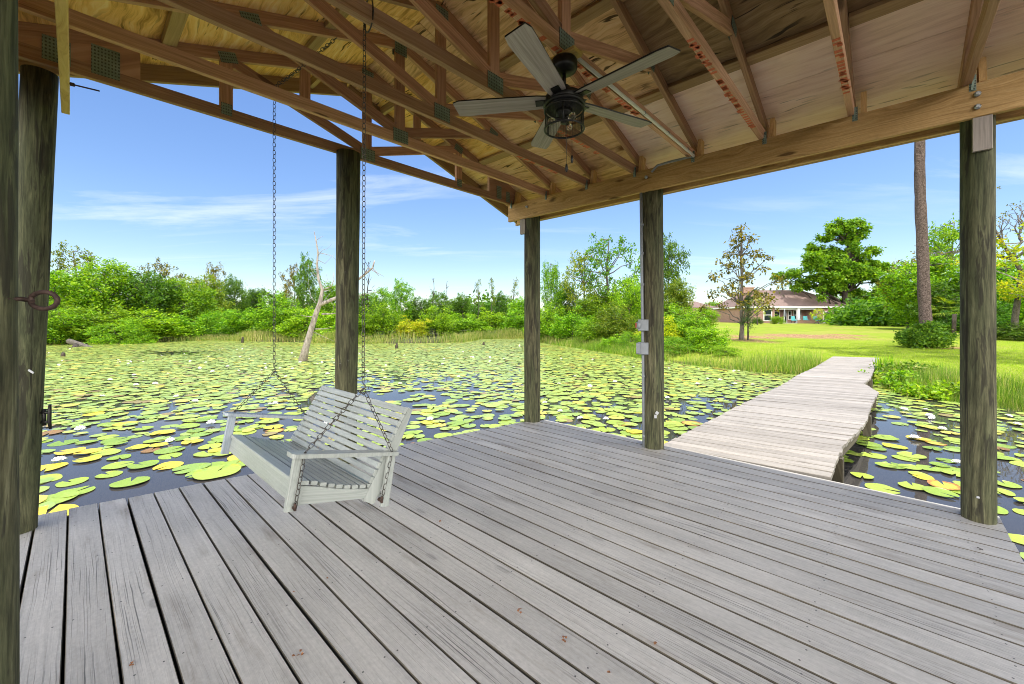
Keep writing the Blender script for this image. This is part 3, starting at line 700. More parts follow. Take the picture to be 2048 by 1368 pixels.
me=bpy.data.meshes.new('ground'); V=np.stack([XX,YY,ZZ],-1).reshape(-1,3)
idx=np.arange(nx*ny).reshape(ny,nx); Q=np.stack([idx[:-1,:-1],idx[:-1,1:],idx[1:,1:],idx[1:,:-1]],-1).reshape(-1,4)
me.from_pydata(V.tolist(),[],Q.tolist()); me.polygons.foreach_set('use_smooth',[True]*len(Q))
def ground_mat():
    k=NT('lawn_ground'); c=k.coord('Object'); big=k.noise(c,.16,5,.6); mid=k.noise(c,1.1,5,.65); fine=k.noise(c,14,5,.7); vf=k.noise(c,70,3,.6)
    f=k.math('ADD',k.math('MULTIPLY',mid,.5),k.math('ADD',k.math('MULTIPLY',fine,.3),k.math('MULTIPLY',vf,.2)))
    col=k.ramp(f,[(.36,(.12,.18,.008)),(.5,(.195,.26,.011)),(.66,(.28,.32,.026))])
    col=k.mix(k.ramp(big,[(.48,0.0),(.62,.6)]),col,(.27,.25,.05))
    sep=k.n('ShaderNodeSeparateXYZ'); k.l(c,sep.inputs[0])
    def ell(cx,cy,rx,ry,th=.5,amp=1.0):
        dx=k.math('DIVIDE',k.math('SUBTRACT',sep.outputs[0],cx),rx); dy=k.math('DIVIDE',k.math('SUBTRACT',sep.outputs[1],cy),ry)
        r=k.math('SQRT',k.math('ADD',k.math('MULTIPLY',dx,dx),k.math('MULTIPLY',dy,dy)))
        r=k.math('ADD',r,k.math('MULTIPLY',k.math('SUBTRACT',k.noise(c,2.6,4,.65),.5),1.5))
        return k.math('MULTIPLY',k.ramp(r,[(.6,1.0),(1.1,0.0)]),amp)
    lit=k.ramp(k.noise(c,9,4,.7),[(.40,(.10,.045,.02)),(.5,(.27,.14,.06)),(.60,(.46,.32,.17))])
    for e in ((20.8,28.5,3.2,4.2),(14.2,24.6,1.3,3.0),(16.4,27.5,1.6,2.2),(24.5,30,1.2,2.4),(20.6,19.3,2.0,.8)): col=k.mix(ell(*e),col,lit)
    lv=k.voro(k.map(c,(2.3,2.3,0)),1.0); col=k.mix(k.ramp(lv,[(.045,.85),(.07,0.0)]),col,(.20,.11,.05))
    left=k.ramp(k.math('MULTIPLY_ADD',sep.outputs[0],.08,.3),[(.3,1.0),(.75,0.0)])
    col=k.mix(left,col,k.ramp(fine,[(.3,(.03,.045,.012)),(.7,(.10,.10,.035))]))
    mud=k.ramp(k.math('MULTIPLY_ADD',sep.outputs[2],4.0,1.4),[(.0,1.0),(.35,0.0)]); col=k.mix(mud,col,(.035,.028,.018))
    k.bump(f,.7,.03); return k.fin(col,.9,.2)
M['ground']=ground_mat(); me.materials.append(M['ground'])
go=bpy.data.objects.new('ground',me); COL.objects.link(go); tag(go,'bright green lawn rising gently from the pond bank to the house','lawn',kind='structure')
k=NT('pond_water'); c=k.coord('Object'); k.bump(k.noise(k.map(c,(1.2,2.0,1)),1.6,3,.5),.035,.02)
k.b.inputs['IOR'].default_value=1.33; M['water']=k.fin((.045,.042,.040),.02,.5)
mb=MB(); mb.v=[(-90,-60,WZ),(45,-60,WZ),(45,60,WZ),(-90,60,WZ)]; mb.face((0,1,2,3)); wo=mb.build('water',M['water']); tag(wo,'dark still pond water reflecting the sky between the lily pads','water',kind='structure')

# ================================================================ leaf materials
def leafmat(name, cols, trans=.38, tcol=1.35, rough=.55, sheen=.025, nscale=.5):
    k=NT(name); k.t.nodes.remove(k.b); isl=k.island(); c=k.coord('Object'); n=k.noise(c,nscale,3,.6)
    f=k.math('ADD',k.math('MULTIPLY',isl,.62),k.math('MULTIPLY',n,.38)); col=k.ramp(f,[(.18+.64*i/(len(cols)-1),x) for i,x in enumerate(cols)])
    orn=k.n('ShaderNodeObjectInfo').outputs['Random']
    hs=k.n('ShaderNodeHueSaturation'); k.l(col,hs.inputs['Color']); k.l(k.ramp(orn,[(0,.78),(1,1.18)]),hs.inputs['Value']); k.l(k.ramp(k.math('FRACT',k.math('MULTIPLY',orn,7.3)),[(0,.485),(1,.512)]),hs.inputs['Hue']); col=hs.outputs[0]
    d=k.n('ShaderNodeBsdfDiffuse'); t=k.n('ShaderNodeBsdfTranslucent'); g=k.n('ShaderNodeBsdfGlossy'); g.inputs['Roughness'].default_value=rough
    k.l(col,d.inputs[0]); k.l(k.mix(1.0,col,(tcol,tcol*1.05,tcol*.55),'MULTIPLY'),t.inputs[0]); g.inputs[0].default_value=(.8,.85,.8,1)
    m1=k.n('ShaderNodeMixShader'); m1.inputs[0].default_value=trans; k.l(d.outputs[0],m1.inputs[1]); k.l(t.outputs[0],m1.inputs[2])
    m2=k.n('ShaderNodeMixShader'); m2.inputs[0].default_value=sheen; k.l(m1.outputs[0],m2.inputs[1]); k.l(g.outputs[0],m2.inputs[2]); k.l(m2.outputs[0],k.out.inputs[0])
    return k.m
LF={}
LF['lime']=leafmat('lime_leaves',[(.05,.14,.003),(.13,.29,.005),(.24,.44,.008),(.38,.54,.015)])
LF['mid']=leafmat('green_leaves',[(.055,.16,.004),(.12,.27,.005),(.21,.39,.008),(.34,.48,.015)])
LF['dark']=leafmat('dark_green_leaves',[(.025,.085,.005),(.055,.15,.007),(.10,.22,.010),(.17,.30,.018)])
LF['olive']=leafmat('olive_leaves',[(.06,.11,.006),(.12,.19,.009),(.20,.27,.014),(.32,.32,.025)])
LF['brown']=leafmat('bronze_green_leaves',[(.03,.042,.006),(.08,.09,.009),(.19,.16,.014),(.34,.26,.02)],.4)
LF['yellow']=leafmat('yellow_green_leaves',[(.15,.28,.006),(.32,.44,.008),(.50,.52,.010),(.66,.56,.02)])
LF['oak']=leafmat('oak_leaves',[(.04,.12,.004),(.085,.21,.006),(.155,.31,.009),(.26,.41,.014)])
LF['pine']=leafmat('pine_needles',[(.025,.06,.015),(.05,.10,.022),(.08,.15,.03)],.25)
LF['reed']=leafmat('reed_blades',[(.035,.11,.005),(.075,.20,.007),(.14,.29,.010),(.24,.35,.03),(.44,.38,.15)],.35,1.2,.6,.03,.35)
LF['tan']=leafmat('dry_reed_blades',[(.06,.16,.01),(.15,.26,.02),(.32,.35,.08),(.55,.47,.21)],.35,1.2,.6,.03,.3)
LF['grass']=leafmat('lawn_blades',[(.15,.25,.006),(.24,.34,.009),(.34,.41,.016)],.5,1.3,.6,.02,.3)
def bark(name,a,b,sc_=9):
    k=NT(name); c=k.coord('Object'); f=k.noise(k.map(c,(1,1,.28)),sc_,6,.7); k.bump(f,.8,.03); return k.fin(k.ramp(f,[(.35,a),(.65,b)]),.9,.2)
M['bark']=bark('grey_bark',(.045,.038,.030),(.17,.15,.125)); M['dead']=bark('bleached_wood',(.12,.10,.085),(.42,.37,.33),14)
M['darkbark']=bark('dark_bark',(.025,.020,.016),(.085,.07,.055)); M['pale_bark']=bark('pale_bark',(.16,.145,.12),(.36,.33,.28),14)
def pinebark():
    k=NT('pine_bark'); c=k.coord('Object'); v=k.voro(k.map(k.vadd(c,k.noise(c,3,3,.5,col=True)),(15,15,4.0)),1.0,feature='DISTANCE_TO_EDGE'); n=k.noise(c,14,5,.7)
    e=k.ramp(v,[(.0,.25),(.16,1.0)]); f=k.math('MULTIPLY',e,n); col=k.ramp(f,[(.12,(.03,.023,.02)),(.33,(.105,.075,.065)),(.6,(.20,.152,.138))]); k.bump(f,.9,.03); return k.fin(col,.9,.2)
M['pinebark']=pinebark()

# ================================================================ plants
def leaves(rs, C, N, rad, L, Wd, up=.45, flat=.75, droop=.0):
    """N leaves round each clump centre C (m,3) -> (m*N*4,3) rhombus leaves"""
    m=len(C); n=m*N; rad=np.repeat(np.broadcast_to(rad,(m,)),N)[:,None]
    p=np.repeat(C,N,0)+rs.normal(size=(n,3))*rad*np.array([1,1,flat])*.62
    nor=rs.normal(size=(n,3)); nor[:,2]=np.abs(nor[:,2])+up; nor/=np.linalg.norm(nor,axis=1)[:,None]
    t=rs.normal(size=(n,3)); t-=nor*(t*nor).sum(1)[:,None]; t/=np.linalg.norm(t,axis=1)[:,None]+1e-9; t[:,2]-=droop
    s=np.cross(nor,t); l=(L*rs.uniform(.6,1.25,n))[:,None]; w=(Wd*rs.uniform(.7,1.25,n))[:,None]
    return np.stack([p,p+t*l*.45+s*w*.5,p+t*l,p+t*l*.45-s*w*.5],1).reshape(-1,3)
def crown_points(rs, blobs, per, shell=.55):
    out=[]
    for (cx,cy,cz,rx,ry,rz) in blobs:
        n=max(3,int(per*(rx*ry*rz)**(2/3)))
        d=rs.normal(size=(n,3)); d/=np.linalg.norm(d,axis=1)[:,None]; r=rs.uniform(0,1,n)**(1/3); r=shell+(1-shell)*r if shell else r
        r=r*rs.uniform(.55,1.08,n)
        out.append(np.array([cx,cy,cz])+d*r[:,None]*np.array([rx,ry,rz]))
    return out
def limb(mb,a,b,r0,r1,rs,n=4,sag=.12,sides=5):
    a=Vector(a); b=Vector(b); L=(b-a).length; pts=[]; 
    for k in range(n+1):
        f=k/n; j=Vector(rs.normal(size=3))*L*.045*(1 if 0<k<n else 0); pts.append(a.lerp(b,f)+j+Vector((0,0,sag*L*math.sin(f*math.pi)*.5)))
    mb.tube(pts,[r0+(r1-r0)*k/n for k in range(n+1)],sides,caps=False); return pts
def make_tree(name, seed, trunk, r0, blobs, per, nleaf, crad, L, Wd, lf, bk, shell=.5, twig=.35, up=.45, limbs=True, droop=0., flat=.75):
    """returns an Empty > trunk, crown at the origin; trunk = list of points"""
    rs=np.random.RandomState(seed); mb=MB(); T=[Vector(p) for p in trunk]
    mb.tube(T,[r0*(1-.75*k/(len(T)-1))*(1.25 if k==0 else 1) for k in range(len(T))],9,caps=False)
    cl=crown_points(rs,blobs,per,shell)
    for (bl,pts) in zip(blobs,cl):
        c=Vector(bl[:3]); cand=[p for p in T if p.z<c.z+.05] or [T[0]]; st=min(cand,key=lambda p:(p-c).length+max(0,(p.z-c.z+.8*math.hypot(p.x-c.x,p.y-c.y)))*.6)
        if limbs: limb(mb,st,c,r0*.32,r0*.10,rs)
        for q in pts:
            if rs.rand()<twig: limb(mb,c,q,r0*.075,r0*.02,rs,3,.05,3)
    A=np.concatenate(cl); Vv=leaves(rs,A,nleaf,crad*rs.uniform(.6,1.35,len(A)),L,Wd,up,flat,droop)
    ro=bpy.data.objects.new(name,None); COL.objects.link(ro)
    t=mb.build('trunk',bk,ro); cm=fast_mesh('crown',Vv,4,mats=[lf]); co=bpy.data.objects.new('crown',cm); COL.objects.link(co); co.parent=ro
    return ro
def blobset(rs,n,w,h,zlo,zhi,r):
    out=[]; n=int(n*1.45)
    for i in range(n):
        f=(i+.5)/n; z=zlo+(zhi-zlo)*f; g=(z-zlo)/(zhi-zlo); rr=w*math.sqrt(max(.04,1-(2*abs(g-.38)/(1.24 if g>.38 else .95))**2*.93)); a=i*2.4+rs.uniform(-.5,.5); q=rr*math.sqrt(rs.uniform(.12,1.0))
        s=r*rs.uniform(.75,1.3); out.append((q*math.cos(a),q*math.sin(a),z*h,s,s,s*h*.9))
    return out
PROTO={}
def proto(kind,v):
    key=(kind,v)
    if key in PROTO: return PROTO[key]
    rs=np.random.RandomState(hash(kind)%1000 if False else sum(map(ord,kind))*7+v*131)
    # prototypes are one unit wide and one unit tall, scaled when placed (nominal about 6 m)
    if kind=='broad':
        b=blobset(rs,15,.40,1,.16,.86,.17)+[(0,0,.5,.22,.22,.3)]
        o=make_tree(kind,v+5,[(0,0,-.05),(.01,.0,.2),(-.01,.02,.45),(.02,0,.8)],.028,b,820,26,.050,.034,.018,LF['mid'],M['bark'],.45,.12)
    elif kind=='tall':
        b=blobset(rs,13,.36,1,.28,.92,.14)
        o=make_tree(kind,v+25,[(0,0,-.05),(.02,.0,.3),(-.01,.02,.6),(.02,0,.95)],.022,b,900,24,.046,.034,.018,LF['dark'],M['bark'],.4,.2)
    elif kind=='sparse':
        b=blobset(rs,13,.42,1,.34,.95,.13)
        o=make_tree(kind,v+45,[(0,0,-.05),(.02,.0,.3),(-.02,.02,.6),(.02,0,.95)],.022,b,560,20,.036,.032,.017,LF['brown'],M['bark'],.2,.5)
    elif kind=='bush':
        b=blobset(rs,13,.44,1,.10,.66,.18)+[(rs.uniform(-.38,.38),rs.uniform(-.38,.38),rs.uniform(.62,.97),.055,.055,.13) for _ in range(13)]
        o=make_tree(kind,v+65,[(0,0,-.05),(.01,.0,.1),(-.01,.02,.25),(.02,0,.4)],.014,b,620,26,.06,.046,.023,LF['lime'],M['bark'],.5,.12)
    elif kind=='shrub':   # feathery upright sprays
        b=blobset(rs,12,.42,1,.12,.80,.17)
        o=make_tree(kind,v+85,[(0,0,-.05),(.01,.0,.1),(-.01,.02,.25),(.02,0,.4)],.014,b,620,24,.05,.06,.013,LF['lime'],M['bark'],.3,.35,up=-.3)
    elif kind=='tuft':    # thin pole with scattered tufts
        b=[(rs.uniform(-.22,.22),rs.uniform(-.22,.22),z,.12,.12,.045) for z in (.5,.58,.66,.74,.8,.86,.92,.97)]
        o=make_tree(kind,v+105,[(0,0,-.05),(.03,.0,.3),(-.01,.02,.6),(.03,0,1.0)],.022,b,420,16,.05,.055,.02,LF['olive'],M['bark'],.2,.5)
    elif kind=='conifer':
        b=[(.34*(1-z)*math.cos(i*2.4),.34*(1-z)*math.sin(i*2.4),z,.26*(1-z)+.05,.26*(1-z)+.05,.045) for i,z in enumerate(np.linspace(.14,.98,22))]
        o=make_tree(kind,v+125,[(0,0,-.05),(0,.0,.3),(0,.0,.6),(0,0,1.0)],.020,b,420,18,.045,.05,.010,LF['pine'],M['darkbark'],.2,.5,up=.1)
    elif kind=='snag':
        mb=MB(); o=bpy.data.objects.new(kind,None); COL.objects.link(o); T=[Vector((0,0,-.05)),Vector((.03,0,.3)),Vector((-.03,.02,.55)),Vector((.06,0,.8)),Vector((.02,0,1.0))]
        mb.tube(T,[.03,.024,.018,.012,.003],6)
        for i in range(9):
            f=rs.uniform(.35,.95); p=T[min(4,int(f*4)+0)].lerp(T[min(4,int(f*4)+1)],f*4%1); a=rs.uniform(0,6.28); l=rs.uniform(.12,.34)
            limb(mb,p,p+Vector((l*math.cos(a),l*math.sin(a),l*rs.uniform(.2,.9))),.009,.002,rs,4,.1,4)
        mb.build('trunk',M['darkbark'],o)
    PROTO[key]=o; o['_proto']=1
    return o
def recolor(o,mat,child='crown'):
    for c in o.children:
        if c.name.split('.')[0]==child: c.material_slots[0].link='OBJECT'; c.material_slots[0].material=mat
USED=set()
def plant(kind,v,x,ytop,wpx,Y,mat,name,label,cat,group,zbase=None,depth=None):
    X=(x-1024)/F0*Y; zb_=gz1(X,Y) if zbase is None else zbase
    top=H0+(HY-ytop)/F0*Y; h=max(.4,top-zb_); w=wpx/F0*Y
    src=proto(kind,v)
    if (kind,v) not in USED: USED.add((kind,v)); o=src; 
    else: o=copy_tree(src)
    o.name=name; o.location=(X,Y,zb_-.02); o.scale=(w,depth or w,h*(1 if kind!='bush' or 'vine' in name else rnd.uniform(.8,1.22))); o.rotation_euler=(0,0,rnd.uniform(0,6.28) if kind!='snag' else rnd.uniform(-.4,.4))
    if mat: recolor(o,LF[mat])
    if '_proto' in o: del o['_proto']
    return tag(o,label,cat,group)
# ================================================================ far bank and left bank
GL='trees along the left bank'; GB='shrubs along the pond edge'; GF='trees beyond the far bank'; GR='trees on the right bank'
rows=[
# kind,var,x,ytop,w,Y,mat,label
('broad',0,112,530,150,32.5,'mid','leafy green tree right behind the corner pole on the left bank'),
('sparse',0,150,494,130,37,'olive','sparse topped tree rising above the leafy trees near the corner pole'),
('broad',1,212,520,165,34.5,'mid','widest dense tree on the left bank, above the fallen log'),
('broad',2,292,538,140,35.5,'dark','darker rounded tree right of the widest tree on the left bank'),
('sparse',1,322,520,105,41,'brown','bronze topped thin tree behind the dark rounded tree on the left bank'),
('broad',0,360,548,125,38,'mid','leafy tree at the right end of the dense left bank clump'),
('broad',2,405,545,110,42,'olive','olive tree stepping down towards the thin tall tree on the left bank'),
('sparse',0,432,527,62,50,'brown','small dark thin tree poking above the canopy left of the far chain'),
('broad',1,468,553,70,50,'dark','dark rounded tree just right of the small thin poking tree'),
('broad',0,505,571,52,55,'dark','small dark round tree left of the far swing chain'),
('tall',1,528,574,60,57,'dark','dark distant tree behind the far swing chain'),
('broad',2,565,580,70,56,'mid','low distant tree just right of the far swing chain'),
('tall',0,614,512,66,49,'dark','tall dark tree left of the bleached dead tree'),
('sparse',1,588,527,66,50,'brown','bronze thin tree hugging the tall dark tree by the dead tree'),
('broad',1,655,566,80,53,'mid','leafy tree behind the bleached dead tree'),
('broad',0,735,580,80,50,'dark','dark tree just right of the pole behind the swing'),
('tall',1,765,572,60,54,'mid','upright tree right of the near swing chain'),
('tall',0,802,561,72,48,'mid','tallest leafy tree in the middle of the far bank'),
('broad',2,842,592,80,50,'dark','dark wide tree under the bare snag on the far bank'),
('tall',1,878,580,60,56,'dark','dark tree beside the broken pole snag'),
('tall',0,925,588,60,58,'dark','dark upright tree right of the broken pole snag'),
('broad',1,905,598,90,60,'dark','low dark tree behind the far bank reeds'),
('tuft',0,957,560,36,58,'olive','thin tufted tree left of the pair of tufted trees on the far bank'),
('tuft',1,984,557,44,58,'olive','leaning tufted tree in the middle of the three on the far bank'),
('tuft',0,1026,560,44,56,'olive','tufted tree nearest the far corner pole'),
('tall',0,1000,585,56,60,'dark','dark bushy tree under the tufted trees'),
('broad',2,1042,592,70,55,'mid','leafy tree just left of the far corner pole'),
('broad',0,965,600,90,62,'dark','low dark tree behind the tufted trees'),
# right bank
('tall',1,1102,519,62,33,'mid','slim leafy tree just right of the far corner pole'),
('broad',1,1135,565,80,34,'dark','vine hung dark tree between the slim tree and the tall sparse tree'),
('sparse',1,1215,468,165,31,'dark','tall sparse dark leaved tree between the two right poles'),
('sparse',0,1170,500,120,32,'olive','lower sparse tree leaning left of the tall sparse tree'),
('broad',0,1205,575,120,30,'mid','green understory tree below the tall sparse tree'),
('broad',2,1258,550,105,28,'lime','bright lime tree just left of the conduit pole'),
('tall',0,1338,476,95,33,'dark','tall dark green tree just right of the conduit pole'),
('broad',1,1352,560,90,31,'olive','olive rounded tree below the tall tree by the conduit pole'),
('broad',2,1300,560,80,33,'mid','leafy tree behind the conduit pole'),
('broad',1,1408,614,66,40,'mid','clipped round tree left of the brick house'),
]
for (kd,v,x,yt,w,Y,mt,lab) in rows:
    plant(kd,v,x,yt,w,Y,mt,'tree',lab,'tree',GL if x<690 and Y<46 else GR if x>1080 else GF)
for x,yt,w,Y,var,lab in ((866,556,40,52,0,'bare crooked snag standing above the far bank trees'),(892,566,18,53,1,'broken pole like snag on the far bank'),(949,568,14,57,1,'thin bare snag beside the tufted trees'),(735,523,60,49,0,'bare twiggy snag right of the near swing chain')):
    plant('snag',var,x,yt,w,Y,None,'dead_tree',lab,'dead tree','bare snags on the far bank')
bush=[
('bush',0,100,600,150,29.5,'mid','green bush right at the foot of the corner pole on the left bank'),
('bush',1,140,618,125,28.3,'lime','bright lime bush left of the fallen log'),
('bush',2,205,612,130,30,'mid','green bush behind the fallen log'),
('shrub',0,240,634,110,28.8,'lime','feathery lime shrub above the end of the fallen log'),
('bush',0,300,622,130,31,'lime','wide lime bush right of the fallen log'),
('bush',1,345,632,100,32.5,'lime','lime bush at the right end of the left bank point'),
('shrub',1,280,655,60,28.9,'mid','small twiggy shrub standing at the water edge on the left bank'),
('shrub',2,440,614,110,38,'mid','willowy green shrub left of the far swing chain'),
('bush',2,395,620,90,40,'dark','dark bush behind the willowy shrub'),
('bush',1,500,612,110,36,'lime','lime bush just left of the far swing chain'),
('bush',0,560,606,110,35,'lime','lime bush just right of the far swing chain'),
('bush',2,610,610,100,33,'lime','lime bush behind the trunk of the bleached dead tree'),
('bush',1,660,612,95,32,'lime','lime bush left of the pole behind the swing'),
('bush',0,715,615,90,32,'mid','green bush behind the near swing chain'),
('bush',2,765,612,95,33,'lime','lime bush right of the near swing chain'),
('bush',1,825,628,80,33,'yellow','yellow green bush in front of the far bank trees'),
('bush',0,870,622,90,36,'lime','lime bush under the bare snag'),
('bush',2,925,620,105,40,'lime','wide lime bush right of the middle of the far bank'),
('bush',1,985,622,95,42,'lime','lime bush behind the tan reeds'),
('bush',0,1040,618,90,41,'lime','lime bush left of the far corner pole'),
('bush',2,1100,610,85,31,'lime','lime bush just right of the far corner pole'),
('bush',1,1145,618,90,28.5,'lime','round lime bush on the right bank beside the tan reeds'),
('bush',0,1190,632,80,25.5,'mid','green bush below the tall sparse tree'),
('bush',2,1235,615,90,25,'olive','olive bush left of the two grey boxes'),
('shrub',0,1262,660,60,20.5,'lime','feathery lime shrub at the water edge left of the conduit pole'),
('bush',1,1225,668,55,21.8,'lime','small lime bush at the water edge below the olive bush'),
('bush',0,1345,605,110,24,'lime','lime bush just right of the conduit pole'),
('bush',2,1320,630,80,22,'yellow','yellow green bush behind the conduit pole'),
('shrub',1,1352,668,95,17.6,'mid','feathery green shrub near the bank right of the conduit pole'),
('bush',1,1412,648,95,17.2,'lime','big bright lime bush between the conduit pole and the bronze tree'),
('bush',0,1385,628,90,22,'mid','green bush behind the big bright lime bush'),
('shrub',2,1450,690,70,15.6,'lime','low feathery shrub on the bank below the bronze tree'),
]
for (kd,v,x,yt,w,Y,mt,lab) in bush: plant(kd,v,x,yt,w,Y,mt,'bush',lab,'bush',GB)
# right hand woods
woods=[
('broad',1,1830,560,110,47,'lime','green tree left of the tall pine trunk, seen below the bronze bough'),
('broad',0,1860,500,170,40,'lime','broad green tree behind the tall pine trunk'),
('tall',1,1905,432,130,41,'mid','tall green tree between the pine trunk and the end pole'),
('sparse',0,1815,520,110,42,'brown','bronze leaved tree just left of the pine trunk'),
('broad',2,1890,560,130,37,'dark','dark green tree low behind the end pole'),
('broad',0,2010,505,170,36,'lime','green tree at the right edge behind the end pole'),
('broad',1,1960,600,120,33,'dark','dark shady tree directly behind the end pole'),
('bush',0,2030,640,110,24.5,'dark','dark shady bush at the right edge of the lawn'),
('bush',1,1905,650,70,34,'mid','low green bush right of the vine covered pine foot'),
('bush',2,1772,630,50,60,'mid','small green bush on the lawn left of the pine'),
('bush',1,1745,634,44,62,'lime','lime bush right of the big oak trunk'),
('bush',0,1800,642,60,52,'dark','low dark hedge like bush below the green tree'),
('conifer',0,1700,588,44,58,'dark','small dark green tree in front of the oak trunk'),
('conifer',1,1565,552,44,85,'pine','pine top showing above the house roof'),
('broad',2,1650,590,120,82,'dark','tree behind the right end of the house roof'),
('broad',1,1530,600,90,90,'mid','low tree behind the left end of the house roof'),
('broad',0,1425,600,50,95,'mid','distant tree between the two roofs'),
]
for (kd,v,x,yt,w,Y,mt,lab) in woods: plant(kd,v,x,yt,w,Y,mt,'bush' if kd=='bush' else 'tree',lab,'bush' if kd=='bush' else 'tree','woods behind the lawn')
# shrubs by the house
for kd,v,x,yt,w,Y,mt,lab in (('sparse',1,1515,590,44,56,'yellow','yellow green young tree in front of the chimney'),('bush',1,1554,628,28,60,'lime','small green shrub left of the teal chairs'),
    ('sparse',0,1637,617,36,60,'yellow','small pale multi stem tree in front of the house right of the column'),('bush',0,1668,636,30,61,'dark','dark low plants by the dark patio door'),('bush',2,1514,636,20,61,'dark','small dark shrub below the chimney wall')):
    plant(kd,v,x,yt,w,Y,mt,'shrub',lab,'shrub','planting in front of the house')
# distant woods: one mass
rs=np.random.RandomState(77); C=[]
for i in range(420):
    px=rs.uniform(-250,1330); Y=rs.uniform(62,95); X=(px-1024)/F0*Y; top=1.0+rs.uniform(1.5,4.3)*(.7+.3*math.sin(px*.021))
    for q in range(5): C.append((X+rs.normal()*1.3,Y+rs.normal(),rs.uniform(0,1)**.7*top))
V_=leaves(rs,np.array(C),20,1.0,.85,.42,.4)
wm=fast_mesh('distant_woods',V_,4,mats=[LF['dark']]); wd=bpy.data.objects.new('distant_woods',wm); COL.objects.link(wd); tag(wd,'low dark band of woods far behind the pond','woods',kind='stuff')
rs=np.random.RandomState(78); C=[]
for i in range(330):
    px=rs.uniform(1690,2500); Y=rs.uniform(52,62)+(px-1690)*-.012; X=(px-1024)/F0*Y; top=gz1(X,Y)+rs.uniform(2,7)*min(1,.35+(px-1690)/500)
    for q in range(6): C.append((X+rs.normal()*1.3,Y+rs.normal(),gz1(X,Y)+rs.uniform(0,1)**.8*(top-gz1(X,Y))))
V_=leaves(rs,np.array(C),20,.95,.62,.32,.4)
wm=fast_mesh('background_woods',V_,4,mats=[LF['dark']]); wd=bpy.data.objects.new('background_woods',wm); COL.objects.link(wd); tag(wd,'shadowy woods closing off the lawn on the right','woods',kind='stuff')

# ================================================================ single trees built for themselves
def put(o,x,Y,name,label,cat,rz=0,group=None,sink=.03):
    X=(x-1024)/F0*Y; o.name=name; o.location=(X,Y,gz1(X,Y)-sink); o.rotation_euler=(0,0,rz); return tag(o,label,cat,group)
# bronze magnolia: open crown, visible limbs
rs=np.random.RandomState(5); bl=[]
for z,w,n in ((2.3,1.9,6),(3.1,2.1,8),(3.9,1.75,7),(4.7,1.35,6),(5.5,1.2,5),(6.2,.75,3),(6.7,.25,1)):
    for i in range(n):
        a=6.28*i/n+z*1.3+rs.uniform(-.3,.3); q=w*rs.uniform(.6,1.15); bl.append((q*math.cos(a),q*math.sin(a),z+rs.uniform(-.2,.2)-.1*q+.0,.42,.42,.30))
    bl.append((w*.25*math.cos(z*5),w*.25*math.sin(z*5),z+.2,.4,.4,.35))
mg=make_tree('magnolia',5,[(0,0,-.1),(.04,.0,1.0),(-.02,.03,2.2),(.03,0,3.6),(-.03,.03,5.2),(.02,0,6.6)],.13,bl,34,11,.22,.22,.10,LF['brown'],M['bark'],.2,.55,up=.1,droop=.25)
put(mg,1483,25,'magnolia_tree','open crowned bronze leaved tree on the lawn in front of the house','tree')
bl=[(.25*(1-z/2.7)*math.cos(i*2.4),.25*(1-z/2.7)*math.sin(i*2.4),z,.34*(1-z/3.0)+.06,.34*(1-z/3.0)+.06,.12) for i,z in enumerate(np.linspace(.9,2.65,20))]
sp=make_tree('pine_sapling',9,[(0,0,-.05),(.0,.0,1.0),(.02,0,2.0),(0,0,2.75)],.045,bl,80,22,.16,.20,.022,LF['pine'],M['darkbark'],.2,.3,up=-.2)
put(sp,1496,24.6,'pine_sapling','slim dark pine sapling right beside the bronze tree','tree')
# oak beside the house
rs=np.random.RandomState(31); bl=[]
for (x,z,r) in ((-8.6,8.2,1.7),(-7.2,9.6,1.9),(-6.0,7.4,1.8),(-5.0,10.2,1.9),(-4.2,8.4,2.0),(-3.4,12.0,1.6),(-3.0,6.2,1.7),(-2.6,9.6,2.1),(-2.4,14.2,1.5),(-1.2,12.0,2.0),(-.6,15.6,1.5),(-.2,8.4,2.2),(.6,13.6,1.8),(1.0,16.8,1.2),(1.4,11.0,2.2),(2.2,8.0,2.2),(2.6,15.4,1.2),(3.0,12.6,1.5),(3.6,10.0,1.9),(4.0,7.0,2.0),(4.4,5.0,1.7),(2.6,5.0,1.8),(-.8,5.2,1.5),(3.8,3.4,1.6),(5.4,4.4,1.4),(1.2,3.6,1.5),(4.6,6.0,1.6),(-4.6,6.4,1.5),(-1.6,16.4,.9),(5.0,8.4,1.3),(2.2,16.9,.8)):
    for q in range(2): bl.append((x+rs.normal()*.5,rs.uniform(-3.2,3.2)*(.5 if r<1.3 else 1),z+rs.normal()*.5,r*.95,r*.95,r*.5))
for q in range(34):
    a=rs.uniform(0,6.28); zz=rs.uniform(4,17); rr_=(7.2 if zz<10 else 4.6-(zz-10)*.35)*rs.uniform(.8,1.08); bl.append((rr_*math.cos(a)-(1.2 if zz<11 else 0),rr_*math.sin(a)*.5,zz,.75,.75,.42))
ok_=make_tree('oak',31,[(0,0,-.2),(.1,.0,2.2),(-.1,.2,5),(.3,0,9),(.5,0,13),(.3,0,16)],.62,bl,17,26,.34,.46,.23,LF['oak'],M['darkbark'],.25,.35,droop=.2)
put(ok_,1692,67,'oak_tree','big spreading oak beside the right end of the brick house','tree')
